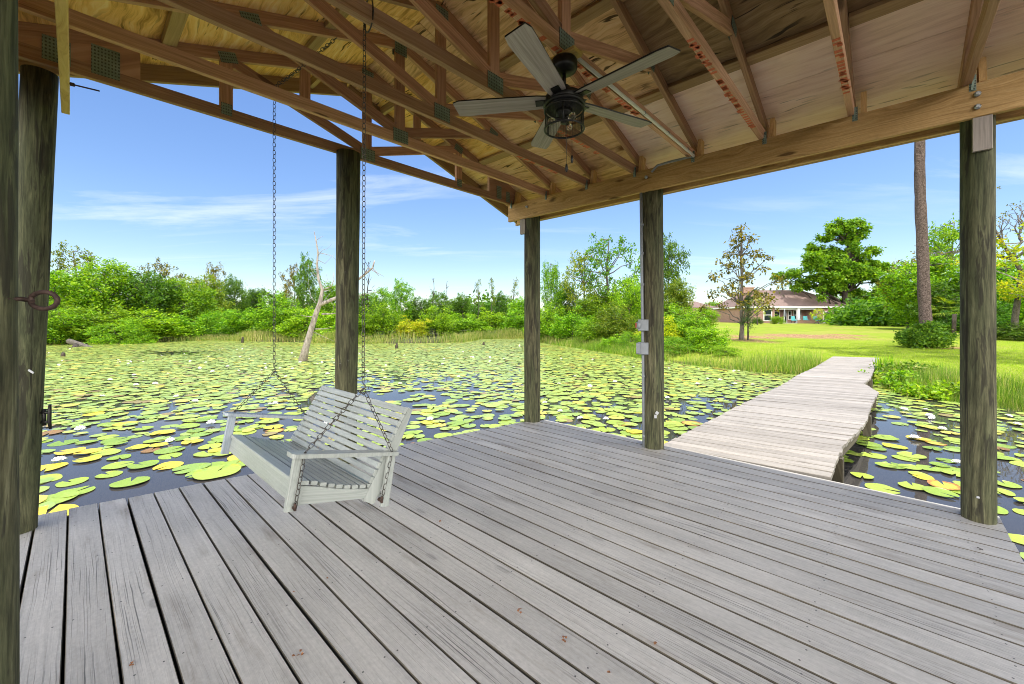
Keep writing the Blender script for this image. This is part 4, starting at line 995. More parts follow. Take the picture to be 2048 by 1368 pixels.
# tall pine with a vine covered foot; its crown is above the roof edge
pr_=np.random.RandomState(3); mb=MB(); T=[]; K=44
loops=[]
for k in range(K+1):
    f=k/K; z=f*19.5-.2; c=Vector((-.50*f-.05*math.sin(f*4),.10*math.sin(f*4),z)); r=(.245-.10*f)*(1.22 if k==0 else 1); T.append(c)
    loops.append([c+Vector((math.cos(a),math.sin(a),0))*r*(1+.07*math.sin(5*a+z*1.1)+.05*math.sin(9*a-z*2.3)+pr_.uniform(-.035,.035)) for a in [2*math.pi*i/22 for i in range(22)]])
mb.prism(loops,0,True)
pine=bpy.data.objects.new('pine_tree',None); COL.objects.link(pine)
for i in range(12):
    z=13.2+i*.52; a=i*2.4; l=3.6-.20*i; p=min(T,key=lambda q:abs(q.z-z)); limb(mb,p,p+Vector((l*math.cos(a),l*math.sin(a),.6)),.06,.02,pr_,4,.1,5)
mb.build('trunk',M['pinebark'],pine)
bl=[((3.6-.2*i)*math.cos(i*2.4)-2.2,(3.4-.2*i)*math.sin(i*2.4)-1.8,13.7+i*.5,1.35,1.35,.5) for i in range(14)]+[((1.2)*math.cos(i*1.7),1.2*math.sin(i*1.7),14+i*.7,.9,.9,.4) for i in range(8)]
cm=fast_mesh('crown',leaves(pr_,np.concatenate(crown_points(pr_,bl,16,.2)),34,.35,.40,.06,.0),4,mats=[LF['pine']]); co=bpy.data.objects.new('crown',cm); COL.objects.link(co); co.parent=pine
put(pine,1855,20.3,'pine_tree','tall straight pine trunk with reddish grey bark on the lawn','tree')
bl=[(1.0*math.cos(a)*q,.8*math.sin(a)*q,.34+.42*(1-q),.55,.5,.36) for a,q in [(i*.9,.45+.5*((i*37)%10)/10) for i in range(12)]]+[(0,0,.9,.55,.5,.45),(.25,.1,.6,.7,.6,.5),(-.3,-.2,.6,.6,.6,.45)]
vn=make_tree('vine_mound',12,[(0,0,-.1),(0,0,.3),(.05,0,.6)],.05,bl,150,26,.15,.13,.075,LF['dark'],M['darkbark'],.55,.1)
put(vn,1850,19.3,'vine_mound','mound of dark ivy like vines round the foot of the tall pine','bush')
# yellow tree with bare boughs at the right edge
rs=np.random.RandomState(19); bl=[]
for i in range(46): bl.append((rs.uniform(-3.0,4.2),rs.uniform(-2,2.5),rs.uniform(2.2,7.0),.75,.75,.42))
yt=make_tree('yellow_tree',19,[(1.6,.5,-.1),(1.5,.4,1.6),(1.3,.2,3.2),(.7,0,5.2),(.1,0,6.8)],.22,bl,34,13,.26,.23,.10,LF['yellow'],M['pale_bark'],.2,.35,up=.2)
put(yt,2135,24,'yellow_leaved_tree','yellow leaved tree with pale boughs at the right edge beside the end pole','tree')
rs=np.random.RandomState(23); mb=MB()
def bough(p,d,L,r,dep):
    d=d.normalized(); q=Vector(p)+d*L; limb(mb,p,q,r,r*.55,rs,4,.12,5)
    if dep==0: tips.append(q); return
    for i in range(3 if dep>1 else 2+rs.randint(2)):
        nd=d+Vector((rs.normal()*.55,rs.normal()*.45,rs.normal()*.45+.06)); bough(Vector(p).lerp(q,rs.uniform(.5,1)),nd,L*rs.uniform(.5,.75),r*.5,dep-1)
tips=[]; bough((0,0,-.1),Vector((-.02,0,1)),5.4,.20,0); tips=[]
for d,L in (((-.9,-.2,.7),2.2),((-.35,.2,1),2.6),((.4,.1,1),2.4),((-.7,.3,.2),2.4),((.8,-.2,.8),2.0)): bough((-.1,0,5.2),Vector(d),L,.10,3)
bo=bpy.data.objects.new('bare_tree',None); COL.objects.link(bo); mb.build('trunk',M['bark'],bo)
A=np.array([tuple(t) for t in tips]); sel=rs.rand(len(A))<.62
cm=fast_mesh('crown',leaves(rs,A[sel],6,.20,.17,.08,.2),4,mats=[LF['brown']]); co=bpy.data.objects.new('crown',cm); COL.objects.link(co); co.parent=bo
put(bo,2030,27,'bare_topped_tree','thinly leaved bare branched tree arching over the end pole','tree')
# palm fronds behind the pole
pm=bpy.data.objects.new('palm',None); COL.objects.link(pm); mb=MB(); mb.tube([(0,0,-.1),(0,0,.8),(.03,0,1.6)],[.12,.11,.11],10); mb.build('trunk',M['darkbark'],pm)
rs=np.random.RandomState(8); Vp=[]
for i in range(20):
    a=i*2.4; el=rs.uniform(-.3,.9); d=np.array([math.cos(a)*math.cos(el),math.sin(a)*math.cos(el),math.sin(el)]); s=np.array([-math.sin(a),math.cos(a),0]); c=np.array([0,0,1.7])+d*.95
    for j in range(15):
        t=(j-7)/7*1.25; dd=d*math.cos(t)+s*math.sin(t); e=c+dd*.85+np.array([0,0,-.25]); w=np.cross(dd,[0,0,1]); w/=np.linalg.norm(w)+1e-6
        Vp+=[c,c+dd*.3+w*.022,e,c+dd*.3-w*.022]
cm=fast_mesh('crown',np.array(Vp),4,mats=[LF['olive']]); co=bpy.data.objects.new('crown',cm); COL.objects.link(co); co.parent=pm
put(pm,1908,27,'fan_palm','small fan palm with drooping fronds left of the end pole','palm')
# bleached dead tree in the water
rs=np.random.RandomState(14); mb=MB(); Yd=16.7
def dp(x,y,dy=0): return P(x,y,Yd+dy)
main=[dp(604,728),dp(612,695),dp(622,660),dp(634,622),dp(640,606),dp(645,580),dp(637,558),dp(634,530),dp(636,505),dp(632,480),dp(628,462)]
mb.tube(main,[.19,.13,.112,.10,.09,.062,.05,.042,.034,.024,.010],9)
def br(*pts,r=.04): mb.tube([dp(*p) for p in pts],[r*(1-.8*k/(len(pts)-1)) for k in range(len(pts))],6)
br((640,610),(655,603),(672,596),(700,572),(728,550),(745,536),(749,522),(747,528,.3),r=.085)
br((728,550),(736,535),(752,545),(758,552),r=.03); br((745,536),(755,546),(768,553),r=.018); br((700,572),(716,588),(722,600),r=.03); br((672,596),(690,600),(712,592),(760,583),r=.035)
br((644,628),(660,628),(678,626),r=.04); br((630,634),(615,633),(603,631),r=.025); br((630,658),(648,658),(664,655),r=.025); br((628,664),(650,675),(672,684),r=.014)
br((645,580),(662,573),(668,560),(667,545),r=.03); br((645,581),(655,581),(664,579),r=.022); br((637,558),(626,545),(618,530),r=.012); br((634,530),(627,525),(622,522),r=.012)
br((636,505),(650,508),(664,512),(672,520),r=.016); br((636,520),(650,527),(662,515),(668,508),r=.014); br((634,480),(642,474),(648,472),r=.010); br((635,500),(641,498),(646,491),r=.008); br((645,575),(655,560),(652,545),r=.012); br((636,512),(645,500),(655,497),(664,488),r=.012); br((633,540),(622,538),(612,528),r=.010); br((660,600),(668,612),(664,632),r=.012); br((690,580),(700,560),(698,545),(704,532),r=.016); br((632,606),(622,595),(618,575),(617,558),r=.014); br((640,612),(651,597),(660,586),r=.018)
dt=bpy.data.objects.new('dead_tree',None); COL.objects.link(dt); dt.location=dp(604,728); part(mb,'trunk',M['dead'],dt)
tag(dt,'leaning bleached dead tree standing in the lily pads left of the swing pole','dead tree')
# fallen log with prop, stumps
lg=thing('fallen_log','brown fallen log sloping into the lily pads on the left','log',P(172,695,26)); mb=MB(); mb.tube([P(138,682,26),P(165,691,25.6),P(190,700,25),P(212,709,24)],[.16,.155,.15,.12],9); part(mb,'log_stem',M['bark'],lg)
sg=thing('broken_stump','dark broken stump propping the fallen log','stump',P(145,705,24.8)); mb=MB(); mb.tube([P(136,714,24.3),P(146,702,24.6),P(152,690,25.2)],[.19,.15,.13],8); part(mb,'stump_stem',M['darkbark'],sg)
for x,y,h,lab in ((485,686,14,'short dark stake stump in the pads left of the far swing chain'),(793,697,12,'thin dark stake stump in front of the far bank reeds'),(967,690,8,'small dark stump in the pads left of the far corner pole'),(126,713,10,'tiny dark stub beside the broken stump')):
    Y=(H0-WZ)*F0/(y-HY); o=thing('stump',lab,'stump',P(x,y,Y),'small stumps in the pond'); mb=MB(); b=P(x,y+2,Y); hh=h/F0*Y; mb.tube([b-Vector((0,0,.2)),b+Vector((0,0,hh*.6)),b+Vector((.03,0,hh))],[.09,.08,.05],7); part(mb,'stump_stem',M['darkbark'],o)
# utility pole
up_=thing('utility_pole','far grey utility pole between the oak and the pine','utility pole',P(1768,642,75)); mb=MB(); b=P(1768,642,75); mb.tube([b,b+Vector((0,0,6.6))],[.16,.12],8); part(mb,'pole_shaft',M['bark'],up_)
mb=MB(); mb.beam(b+Vector((-.9,0,6.0)),b+Vector((.9,0,6.0)),(0,0,1),.14,.1); part(mb,'crossarm',M['bark'],up_); mb=MB(); mb.tube([b+Vector((-.45,0,5.0)),b+Vector((-.45,0,5.8))],[.25,.25],10); part(mb,'transformer',M['galv'],up_)
# ================================================================ brick house
def brick():
    k=NT('brick_wall'); c=k.coord('UV'); b=k.n('ShaderNodeTexBrick'); k.l(k.map(c,(1,1,1)),b.inputs['Vector'])
    b.inputs['Color1'].default_value=(.29,.145,.11,1); b.inputs['Color2'].default_value=(.38,.215,.165,1); b.inputs['Mortar'].default_value=(.38,.32,.28,1)
    b.inputs['Scale'].default_value=1; b.inputs['Brick Width'].default_value=.22; b.inputs['Row Height'].default_value=.075; b.inputs['Mortar Size'].default_value=.010
    n=k.noise(c,1.5,4,.6); return k.fin(k.mix(.3,b.outputs[0],k.ramp(n,[(.3,(.20,.105,.08)),(.7,(.38,.235,.185))])),.9,.2)
M['brick']=brick(); M['trim']=plain('white_trim',(.78,.77,.75),.5,0,.04,3); M['shingle']=plain('brown_shingles',(.17,.115,.098),.9,0,.25,9)
kg=NT('window_glass'); M['winglass']=kg.fin((.02,.028,.03),.05,.6); M['dark']=plain('dark_opening',(.02,.02,.022),.5); M['teal']=plain('teal_cushion',(.10,.42,.42),.7,0,.1,10); M['concrete']=plain('concrete',(.48,.45,.41),.85,0,.12,3)
HYd=65.0; hz=gz1(40,65)-.02; k65=HYd/F0
def hx(px): return (px-1024)*k65
X0,X1=hx(1490),hx(1694); D=9.6; EZ=hz+2.62
house=thing('brick_house','low brick house with a brown hipped roof and white trimmed porch','house',(X0,HYd,hz))
def quad(mb,pts,m=0,uvs=None):
    n=len(mb.v); mb.v.extend(tuple(p) for p in pts); mb.face(range(n,n+len(pts)),uvs,m)
def wallseg(mb,a,b,z0,z1):
    a=Vector((*a,0)); b=Vector((*b,0)); L=(b-a).length
    d=(b-a).normalized(); nrm=Vector((-d.y,d.x,0))*.12
    p=[a+Vector((0,0,z0)),b+Vector((0,0,z0)),b+Vector((0,0,z1)),a+Vector((0,0,z1))]; q=[x+nrm for x in p]; uv=[(0,0),(L,0),(L,z1-z0),(0,z1-z0)]
    quad(mb,p,0,uv); quad(mb,q[::-1],0,uv[::-1])
    for i in range(4): j=(i+1)%4; quad(mb,[p[j],p[i],q[i],q[j]],0,uv)
PX0,PX1=hx(1549),hx(1632); PY=HYd+2.4
wl=MB()
wallseg(wl,(X0,HYd),(PX0,HYd),hz-.3,EZ); wallseg(wl,(PX0+.0,HYd+.12),(PX0+.0,PY),hz-.3,EZ); wallseg(wl,(PX0,PY),(PX1,PY),hz-.3,EZ); wallseg(wl,(PX1,PY),(PX1,HYd+.12),hz-.3,EZ)
wallseg(wl,(PX1,HYd),(X1,HYd),hz-.3,EZ); wallseg(wl,(X0,HYd+D),(X0,HYd+.13),hz-.3,EZ); wallseg(wl,(X1,HYd+.13),(X1,HYd+D),hz-.3,EZ); wallseg(wl,(X1-.13,HYd+D-.13),(X0+.13,HYd+D-.13),hz-.3,EZ)
part(wl,'wall',M['brick'],house)
o=.55; RZ=EZ+3.0; ya,yb=HYd-o,HYd+D+o; xa,xb=X0-o,X1+o; ym=(ya+yb)/2; ra,rb=hx(1508)+1.5,hx(1632)
rf=MB(); e=EZ+.02
quad(rf,[(xa,ya,e),(xb,ya,e),(rb+1.0,ym,RZ),(ra,ym,RZ)]); quad(rf,[(xb,yb,e),(xa,yb,e),(ra,ym,RZ),(rb+1.0,ym,RZ)]); quad(rf,[(xa,yb,e),(xa,ya,e),(ra,ym,RZ)]); quad(rf,[(xb,ya,e),(xb,yb,e),(rb+1.0,ym,RZ)]); quad(rf,[(xa,ya,e),(xa,yb,e),(xb,yb,e),(xb,ya,e)])
# lower front hip over the left wing
gx0,gx1=hx(1518),hx(1603); gm=(gx0+gx1)/2-1.2
quad(rf,[(gx0-2.2,ya-.02,e+.01),(gx1,ya-.02,e+.01),(gm+.6,ya+3.4,e+1.75),(gm-.6,ya+3.4,e+1.75)])
quad(rf,[(gx1,ya-.02,e+.01),(gx1-.0,ya+3.4,e+1.75),(gm+.6,ya+3.4,e+1.75)]); quad(rf,[(gx0-2.2,ya+3.4,e+1.75),(gx0-2.2,ya-.02,e+.01),(gm-.6,ya+3.4,e+1.75)])
roof=part(rf,'roof',M['shingle'],house)
ch=MB(); cx=hx(1513); ch.box((cx,HYd+2.6,EZ+1.6),(1.7,1.0,3.2)); ch.box((cx,HYd+2.6,EZ+3.22),(1.9,1.2,.14)); part(ch,'chimney',M['brick'],roof)
fa=MB(); zf=EZ-.07
fa.beam((xa,ya,zf),(xb,ya,zf),(0,0,1),.20,.05); fa.beam((xa,ya+.03,zf),(xa,yb,zf),(0,0,1),.20,.05); fa.beam((xb,ya+.03,zf),(xb,yb,zf),(0,0,1),.20,.05); part(fa,'fascia',M['trim'],house)
hd=MB(); hd.beam((PX0+.05,HYd+.06,EZ-.30),(PX1-.05,HYd+.06,EZ-.30),(0,0,1),.28,.16); part(hd,'porch_header',M['trim'],house)
def opening(name,px0,px1,z0,z1,y,mull=0,door=False,mat='winglass'):
    a,b=hx(px0),hx(px1); f=MB(); t=.11
    for (p,q) in (((a,y-.05,hz+z0+t/2),(b,y-.05,hz+z0+t/2)),((a,y-.05,hz+z1-t/2),(b,y-.05,hz+z1-t/2))): f.beam(p,q,(0,0,1),t,.10)
    for x in (a+t/2,b-t/2): f.beam((x,y-.05,hz+z0+t),(x,y-.05,hz+z1-t),(1,0,0),t,.098)
    if mull: f.beam((a+t,y-.052,hz+(z0+z1)/2),(b-t,y-.052,hz+(z0+z1)/2),(0,0,1),.09,.08)
    fr_=part(f,name,M['trim'],house); g=MB(); g.beam((a+t,y-.03,hz+(z0+z1)/2),(b-t,y-.03,hz+(z0+z1)/2),(0,0,1),z1-z0-2*t,.02); part(g,'pane' if not door else 'glass_panel',M[mat],fr_)
opening('window',1526.5,1543.5,.35,2.28,HYd,1)
opening('door',1567,1579,.04,2.0,PY,0,True); opening('door',1586.5,1594,.04,2.05,PY,0,True); opening('window',1596,1603,.5,2.05,PY,1); opening('window',1607,1623,.55,2.1,PY,1)
opening('door',1646,1663.5,.06,1.86,HYd,0,True,'dark')
co=MB(); cx=hx(1595.5); co.box((cx,HYd-.05,hz+1.20),(.36,.36,2.40),0,0,.02); co.box((cx,HYd-.05,hz+.10),(.48,.48,.2)); co.box((cx,HYd-.05,EZ-.30),(.48,.48,.14)); part(co,'porch_column',M['trim'],house)
pt=MB(); pt.box(((PX0+PX1)/2,HYd-.2,hz-.06),(PX1-PX0+2,4.4,.22)); part(pt,'patio_slab',M['concrete'],house)
pw=thing('planter_wall','low brick planter wall in front of the porch column','wall',(hx(1589),HYd-2.4,hz)); mb=MB(); wallseg(mb,(hx(1573),HYd-2.6),(hx(1606),HYd-2.6),hz-.3,hz+.42); part(mb,'brick_body',M['brick'],pw)
mb=MB(); mb.box((hx(1589.5),HYd-2.54,hz+.45),(hx(1606)-hx(1573)+.1,.26,.06)); part(mb,'cap',M['brick'],pw)
def chair(px,lab,rz):
    c=thing('patio_chair',lab,'chair',(hx(px),HYd-1.1,hz+.05),'teal patio chairs on the porch'); c.rotation_euler=(0,0,rz)
    def pp(mb,n,m): o=mb.build(n,m); o.parent=c
    mb=MB(); mb.box((0,0,.42),(.66,.6,.14),0,0,.03); pp(mb,'seat',M['teal']); mb=MB(); mb.beam((0,.28,.48),(0,.40,1.06),(1,0,0),.64,.12,0,.03); pp(mb,'backrest',M['teal'])
    for x,y in ((-.3,-.26),(.3,-.26),(-.3,.26),(.3,.26)): mb=MB(); mb.beam((x,y,0),(x,y,.36),(1,0,0),.05,.05); pp(mb,'leg',M['dark'])
chair(1580,'teal patio chair left of the porch column',.1); chair(1603,'teal patio chair just right of the porch column',-.1); chair(1624,'darker teal patio chair by the small multi stem tree',.2)
# patio umbrella, closed
um=thing('patio_umbrella','closed grey patio umbrella by the porch door','umbrella',(hx(1564),HYd-.6,hz)); mb=MB(); mb.tube([(hx(1564),HYd-.6,hz),(hx(1564),HYd-.6,hz+2.3)],[.03,.03],8); part(mb,'pole',M['trim'],um); mb=MB(); mb.lathe((hx(1564),HYd-.6,hz),[(.02,1.0),(.16,1.1),(.12,1.7),(.02,2.25)],10); part(mb,'folded_canopy',M['grey_pvc'],um)
# neighbour roof far left
nb=thing('neighbour_house','far house with a brown roof behind the round tree','house',((1400-1024)/F0*88,88,1.1)); bx,by=(1400-1024)/F0*88,88
mb=MB(); wallseg(mb,(bx-3.2,by),(bx+3,by),.8,3.9); wallseg(mb,(bx-3.2,by+6),(bx-3.2,by+.13),.8,3.9); part(mb,'wall',M['brick'],nb)
mb=MB(); quad(mb,[(bx-3.8,by-.6,3.9),(bx+3.6,by-.6,3.9),(bx+.3,by+3,5.4),(bx-.3,by+3,5.4)]); quad(mb,[(bx-3.8,by+6.6,3.9),(bx-3.8,by-.6,3.9),(bx-.3,by+3,5.4)]); quad(mb,[(bx+3.6,by-.6,3.9),(bx+3.6,by+6.6,3.9),(bx+.3,by+3,5.4)]); quad(mb,[(bx+3.6,by+6.6,3.9),(bx-3.8,by+6.6,3.9),(bx-.3,by+3,5.4),(bx+.3,by+3,5.4)]); part(mb,'roof',M['shingle'],nb)
# ================================================================ lily pads
def padmat(name,cols,edge=None):
    k=NT(name); isl=k.island(); orr=k.objrand(); r=k.math('FRACT',k.math('ADD',isl,k.math('MULTIPLY',orr,5.31)))
    col=k.ramp(r,[(i/(len(cols)-1),c) for i,c in enumerate(cols)]); c=k.coord('Object'); n=k.noise(c,7,4,.6)
    col=k.mix(k.ramp(n,[(.40,0.0),(.7,.5)]),col,k.mix(.5,col,(.40,.36,.05)))
    uv=k.coord('UV')
    bs=k.noise(k.vadd(c,k.comb(k.math('MULTIPLY',orr,19.0),0.0,0.0)),4.5,5,.7); col=k.mix(k.ramp(bs,[(.63,0.0),(.70,.75)]),col,(.20,.13,.03))
    if edge:
        s=k.n('ShaderNodeSeparateXYZ'); k.l(uv,s.inputs[0]); e=k.math('ADD',s.outputs[0],k.math('MULTIPLY',k.math('SUBTRACT',n,.5),1.1)); col=k.mix(k.ramp(e,[(.62,0.0),(.95,.9)]),col,edge)
    sv=k.n('ShaderNodeSeparateXYZ'); k.l(uv,sv.inputs[0]); vein=k.ramp(k.math('PINGPONG',k.math('MULTIPLY',sv.outputs[1],16.0),.5),[(.0,1.0),(.10,0.0)]); col=k.mix(k.math('MULTIPLY',vein,.25),col,(.42,.48,.16))
    k.bump(k.math('ADD',n,k.math('MULTIPLY',vein,.2)),.3,.01); return k.fin(col,.34,.5)
PADC=[(.13,.24,.022),(.20,.31,.028),(.26,.36,.035),(.32,.40,.04),(.16,.29,.045)]
M['pad']=padmat('lily_pad_green',PADC); M['pad_y']=padmat('lily_pad_yellow',[(.42,.42,.02),(.55,.48,.02),(.60,.42,.03)]); M['pad_r']=padmat('lily_pad_red_edge',[(.36,.40,.03),(.45,.40,.04)],(.30,.06,.02)); M['pad_b']=padmat('lily_pad_brown',[(.16,.06,.02),(.22,.10,.03)])
def pad_mesh(name,mat,seed):
    rr=random.Random(seed); mb=MB(); n=26; a0=.16; ph=[rr.uniform(0,6.28) for _ in range(4)]
    mb.v.append((0,0,.0)); rings=[.35,.72,.94,1.0]
    for r in rings:
        for i in range(n+1):
            a=a0+(2*math.pi-2*a0)*i/n; rad=r*(1+.03*math.sin(3*a+ph[0])+.02*math.sin(5*a+ph[1])); z=(.010*math.sin(2*a+ph[2])*r*r+.006*math.sin(5*a+ph[3])*r**3)+(.05 if r==1.0 else .012 if r>.9 else 0)*max(0,math.sin(1.5*a+ph[0]))**2
            mb.v.append((rad*math.cos(a),rad*math.sin(a),z))
    def uv(i,r): return (r,i/n)
    for i in range(n): mb.face((0,1+i,2+i),[uv(i,0),uv(i,.35),uv(i+1,.35)],0,True)
    for q in range(3):
        b=1+q*(n+1)
        for i in range(n): mb.face((b+i,b+n+1+i,b+n+2+i,b+i+1),[uv(i,rings[q]),uv(i,rings[q+1]),uv(i+1,rings[q+1]),uv(i+1,rings[q])],0,True)
    o=mb.build(name,mat); COL.objects.unlink(o); me=o.data; bpy.data.objects.remove(o); return me
PM={c:[pad_mesh('lily_pad',M[m],i*7+s) for i in range(3)] for s,(c,m) in enumerate((('g','pad'),('y','pad_y'),('r','pad_r'),('b','pad_b')))}
rs=np.random.RandomState(42)
def nz(x,y,s,seed=0):
    return (np.sin(x*1.3*s+seed)+np.sin(y*1.1*s+1.7*seed+.5*np.sin(x*.8*s))+np.sin((x*.9+y*1.2)*s*1.9+seed*3)*.7+np.sin((x-y*.8)*s*3.1+seed*2)*.5)/3.2
cell=.235; gx=np.arange(-46,16,cell); gy=np.arange(.6,37.5,cell); PXg,PYg=np.meshgrid(gx,gy); px=PXg.ravel()+rs.uniform(-.5,.5,PXg.size)*cell*1.1; py=PYg.ravel()+rs.uniform(-.5,.5,PXg.size)*cell*1.1
keep=py<9.2; px,py=px[keep],py[keep]
c2_=.165; PXh,PYh=np.meshgrid(np.arange(-46,16,c2_),np.arange(9.2,37.5,c2_)); px=np.concatenate([px,PXh.ravel()+rs.uniform(-.55,.55,PXh.size)*c2_]); py=np.concatenate([py,PYh.ravel()+rs.uniform(-.55,.55,PYh.size)*c2_])
scx=1024+F0*px/py; scy=HY+(H0-WZ)*F0/py
uu=DU.x*px+DU.y*py; vv=DV.x*px+DV.y*py
ok=(scx>-900)&(scx<3600)&(scy<2600)&(sdist(px,py)<-.05)
ufr=4.283-.183*vv
ok&=~((uu>-.7)&(uu<ufr+.02)&(vv>-.5)&(vv<4.36))
ok&=~((uu<-.2)&(vv<4.0)&(py<3))
wl_=((DV.x*px+DV.y*py)>4.3)&(np.abs(DU.x*px+DU.y*py-1.27+(vv-4.4)*-.03)<.45)
ok&=~wl_
# pad cover: open water near the dock and a band behind the swing
den=.93+.0*px
near=np.exp(-((py-3.6)/1.9)**2)*(px<1.5); den-=.32*near
band=np.exp(-((scy-770)/38)**2)*np.exp(-((scx-800)/190)**2); den-=.58*band
rb=np.exp(-((px-5.7)/1.0)**2-((py-5.6)/1.5)**2); den-=.22*rb
den+=.42*nz(px,py,.55,1.3)*np.exp(-py/16)+.25*nz(px,py,1.4,4.1)*np.exp(-py/10)
den=np.where(py>9.5,np.maximum(den,.80+.02*np.minimum(py,18)),den)-.55*band-.35*np.exp(-((scy-775)/26)**2)*np.exp(-((scx-1220)/110)**2)*(nz(px,py,1.2,9)>-.1)
op=np.exp(-((scx-350)/75)**2-((scy-706)/5.5)**2); den-=1.2*op
ok&=(rs.rand(px.size)<den)
px,py,scx,scy=px[ok],py[ok],scx[ok],scy[ok]
rad=rs.uniform(.075,.15,px.size)*np.where((py<5.2)&(px<1.5),1.38,1.0); rad*=np.where((px>3)&(py<9),.84,1)*np.where(py>9.2,.84,1)
vis=(scx>-20)&(scx<2068)&(scy<1388)&(scx>78)
# hidden behind near poles etc. counts little: rank by picture size
area=np.where(vis,rad*rad*F0*F0*1.7/py**3,0)
order=np.argsort(-area); near_i=order[:300]; far_i=order[300:]
def padcol(): 
    q=rs.rand(); return 'g' if q<.84 else 'y' if q<.95 else 'r' if q<.985 else 'b'
reg=lambda x: 'beside the deck left of the swing' if x<640 else 'between the swing pole and the conduit pole' if x<1300 else 'right of the boardwalk' if x>1640 else 'just behind the conduit pole'
cname={'g':'flat green lily pad floating','y':'yellowing lily pad floating','r':'lily pad with a reddish burnt edge floating','b':'brown withered lily pad floating'}
heights=0
for i in near_i:
    c=padcol(); me=PM[c][rs.randint(3)]; o=bpy.data.objects.new('lily_pad',me); COL.objects.link(o)
    o.location=(px[i],py[i],WZ+.004+rs.uniform(0,.016)); r=rad[i]*1.08; o.scale=(r,r*rs.uniform(.9,1.05),r); o.rotation_euler=(rs.normal()*.015,rs.normal()*.015,rs.uniform(0,6.28))
    tag(o,cname[c]+' '+reg(scx[i]),'lily pad','lily pads floating on the pond near the dock')
# all the others: one mesh of notched discs
K=13; n=len(far_i); a=np.concatenate([[0.0],np.linspace(.2,2*math.pi-.2,K-1)]); ur=np.concatenate([[.12],np.ones(K-1)])
rot=rs.uniform(0,6.28,n)[:,None]; R_=rad[far_i][:,None]*1.06; jit=1+.05*np.sin(3*a+rot*7)
tx=rs.normal(size=n)[:,None]*.02; ty=rs.normal(size=n)[:,None]*.02
dx=R_*ur*jit*np.cos(a+rot); dy=R_*ur*jit*np.sin(a+rot); zz=WZ+.004+rs.uniform(0,.018,n)[:,None]+np.maximum(-.002,dx*tx+dy*ty)+0*dx
Vp=np.stack([px[far_i][:,None]+dx,py[far_i][:,None]+dy,zz],-1).reshape(-1,3)
q=rs.rand(n); mi=np.where(q<.84,0,np.where(q<.93,1,np.where(q<.965,2,3)))
pm_=fast_mesh('lily_pads',Vp,K,mats=[M['pad'],M['pad_y'],M['pad_r'],M['pad_b']],midx=mi); po=bpy.data.objects.new('lily_pad_cover',pm_); COL.objects.link(po); tag(po,'dense cover of small lily pads spreading over the far pond','lily pads',kind='stuff')
# ================================================================ white water lilies
kp=NT('white_petal'); M['petal']=kp.fin((.86,.86,.84),.5,.3); M['stamen']=plain('yellow_stamens',(.75,.50,.04),.6,0,.2,60); M['sepal']=plain('green_sepal',(.18,.25,.04),.6)
def petals(n,r,el,w,mb,m=0,off=0):
    for i in range(n):
        a=2*math.pi*i/n+off; d=Vector((math.cos(a)*math.cos(el),math.sin(a)*math.cos(el),math.sin(el))); s=Vector((-math.sin(a),math.cos(a),0)); u=d.cross(s)
        pts=[d*.08*r,d*.45*r+s*w*.5+u*-.02*r,d*.8*r+s*w*.38+u*-.05*r,d*r,d*.8*r-s*w*.38+u*-.05*r,d*.45*r-s*w*.5+u*-.02*r]
        b=len(mb.v); mb.v.extend(tuple(p) for p in pts); mb.face(range(b,b+6),None,m,True)
fl=thing('water_lily','',None); mb=MB(); petals(9,.075,R(18),.032,mb); petals(9,.068,R(42),.030,mb,0,.35); petals(7,.055,R(64),.024,mb,0,.1); pt_=mb.build('petals',M['petal'],fl)
mb=MB(); mb.lathe((0,0,0),[(.003,.012),(.014,.018),(.016,.034),(.006,.042)],10); mb.build('stamens',M['stamen'],fl); mb=MB(); petals(4,.078,R(6),.034,mb,0,.2); mb.build('sepals',M['sepal'],fl)
FL=[(160,862),(340,885),(205,795),(540,812),(390,805),(422,850),(550,810),(648,852),(585,740),(600,726),(268,752),(310,770),(220,762),(272,772),(352,796),(655,750),(665,720),(530,730),(480,715),(455,735),(425,745),(735,745),(885,730),(860,842),(800,770),(770,758),(1120,826),(1160,840),(1212,842),(1090,808),(1440,762),(1415,760),(1470,770),(1505,772),(1395,770),(1335,798),(1230,766),(1700,835),(1830,880),(1885,862),(2035,852),(1860,835),(1808,822),(1915,930),(118,925),(1180,775),(1150,755),(1118,770)]
first=True; nfl=0
for k,(x,y) in enumerate(FL):
    p=G(x,y,WZ); 
    if sdist(np.array([p.x]),np.array([p.y]))[0]>-.1: continue
    o=fl if first else copy_tree(fl); first=False; s=rnd.uniform(.7,1.0); o.location=(p.x,p.y,WZ+.022); o.scale=(s,s,s*rnd.uniform(.9,1.3)); o.rotation_euler=(rnd.uniform(-.2,.2),rnd.uniform(-.2,.2),rnd.uniform(0,6))
    tag(o,'open white water lily '+('near the deck left of the swing' if x<640 and y>790 else 'far out among the pads left of the swing pole' if x<680 else 'among the pads between the swing pole and the conduit pole' if x<1290 else 'in the pads right of the boardwalk' if x>1640 else 'in the pads between the conduit pole and the boardwalk'),'water lily','white water lilies open on the pond'); nfl+=1
dst=[c for c in fl.children if c.name.startswith('petals')][0].data
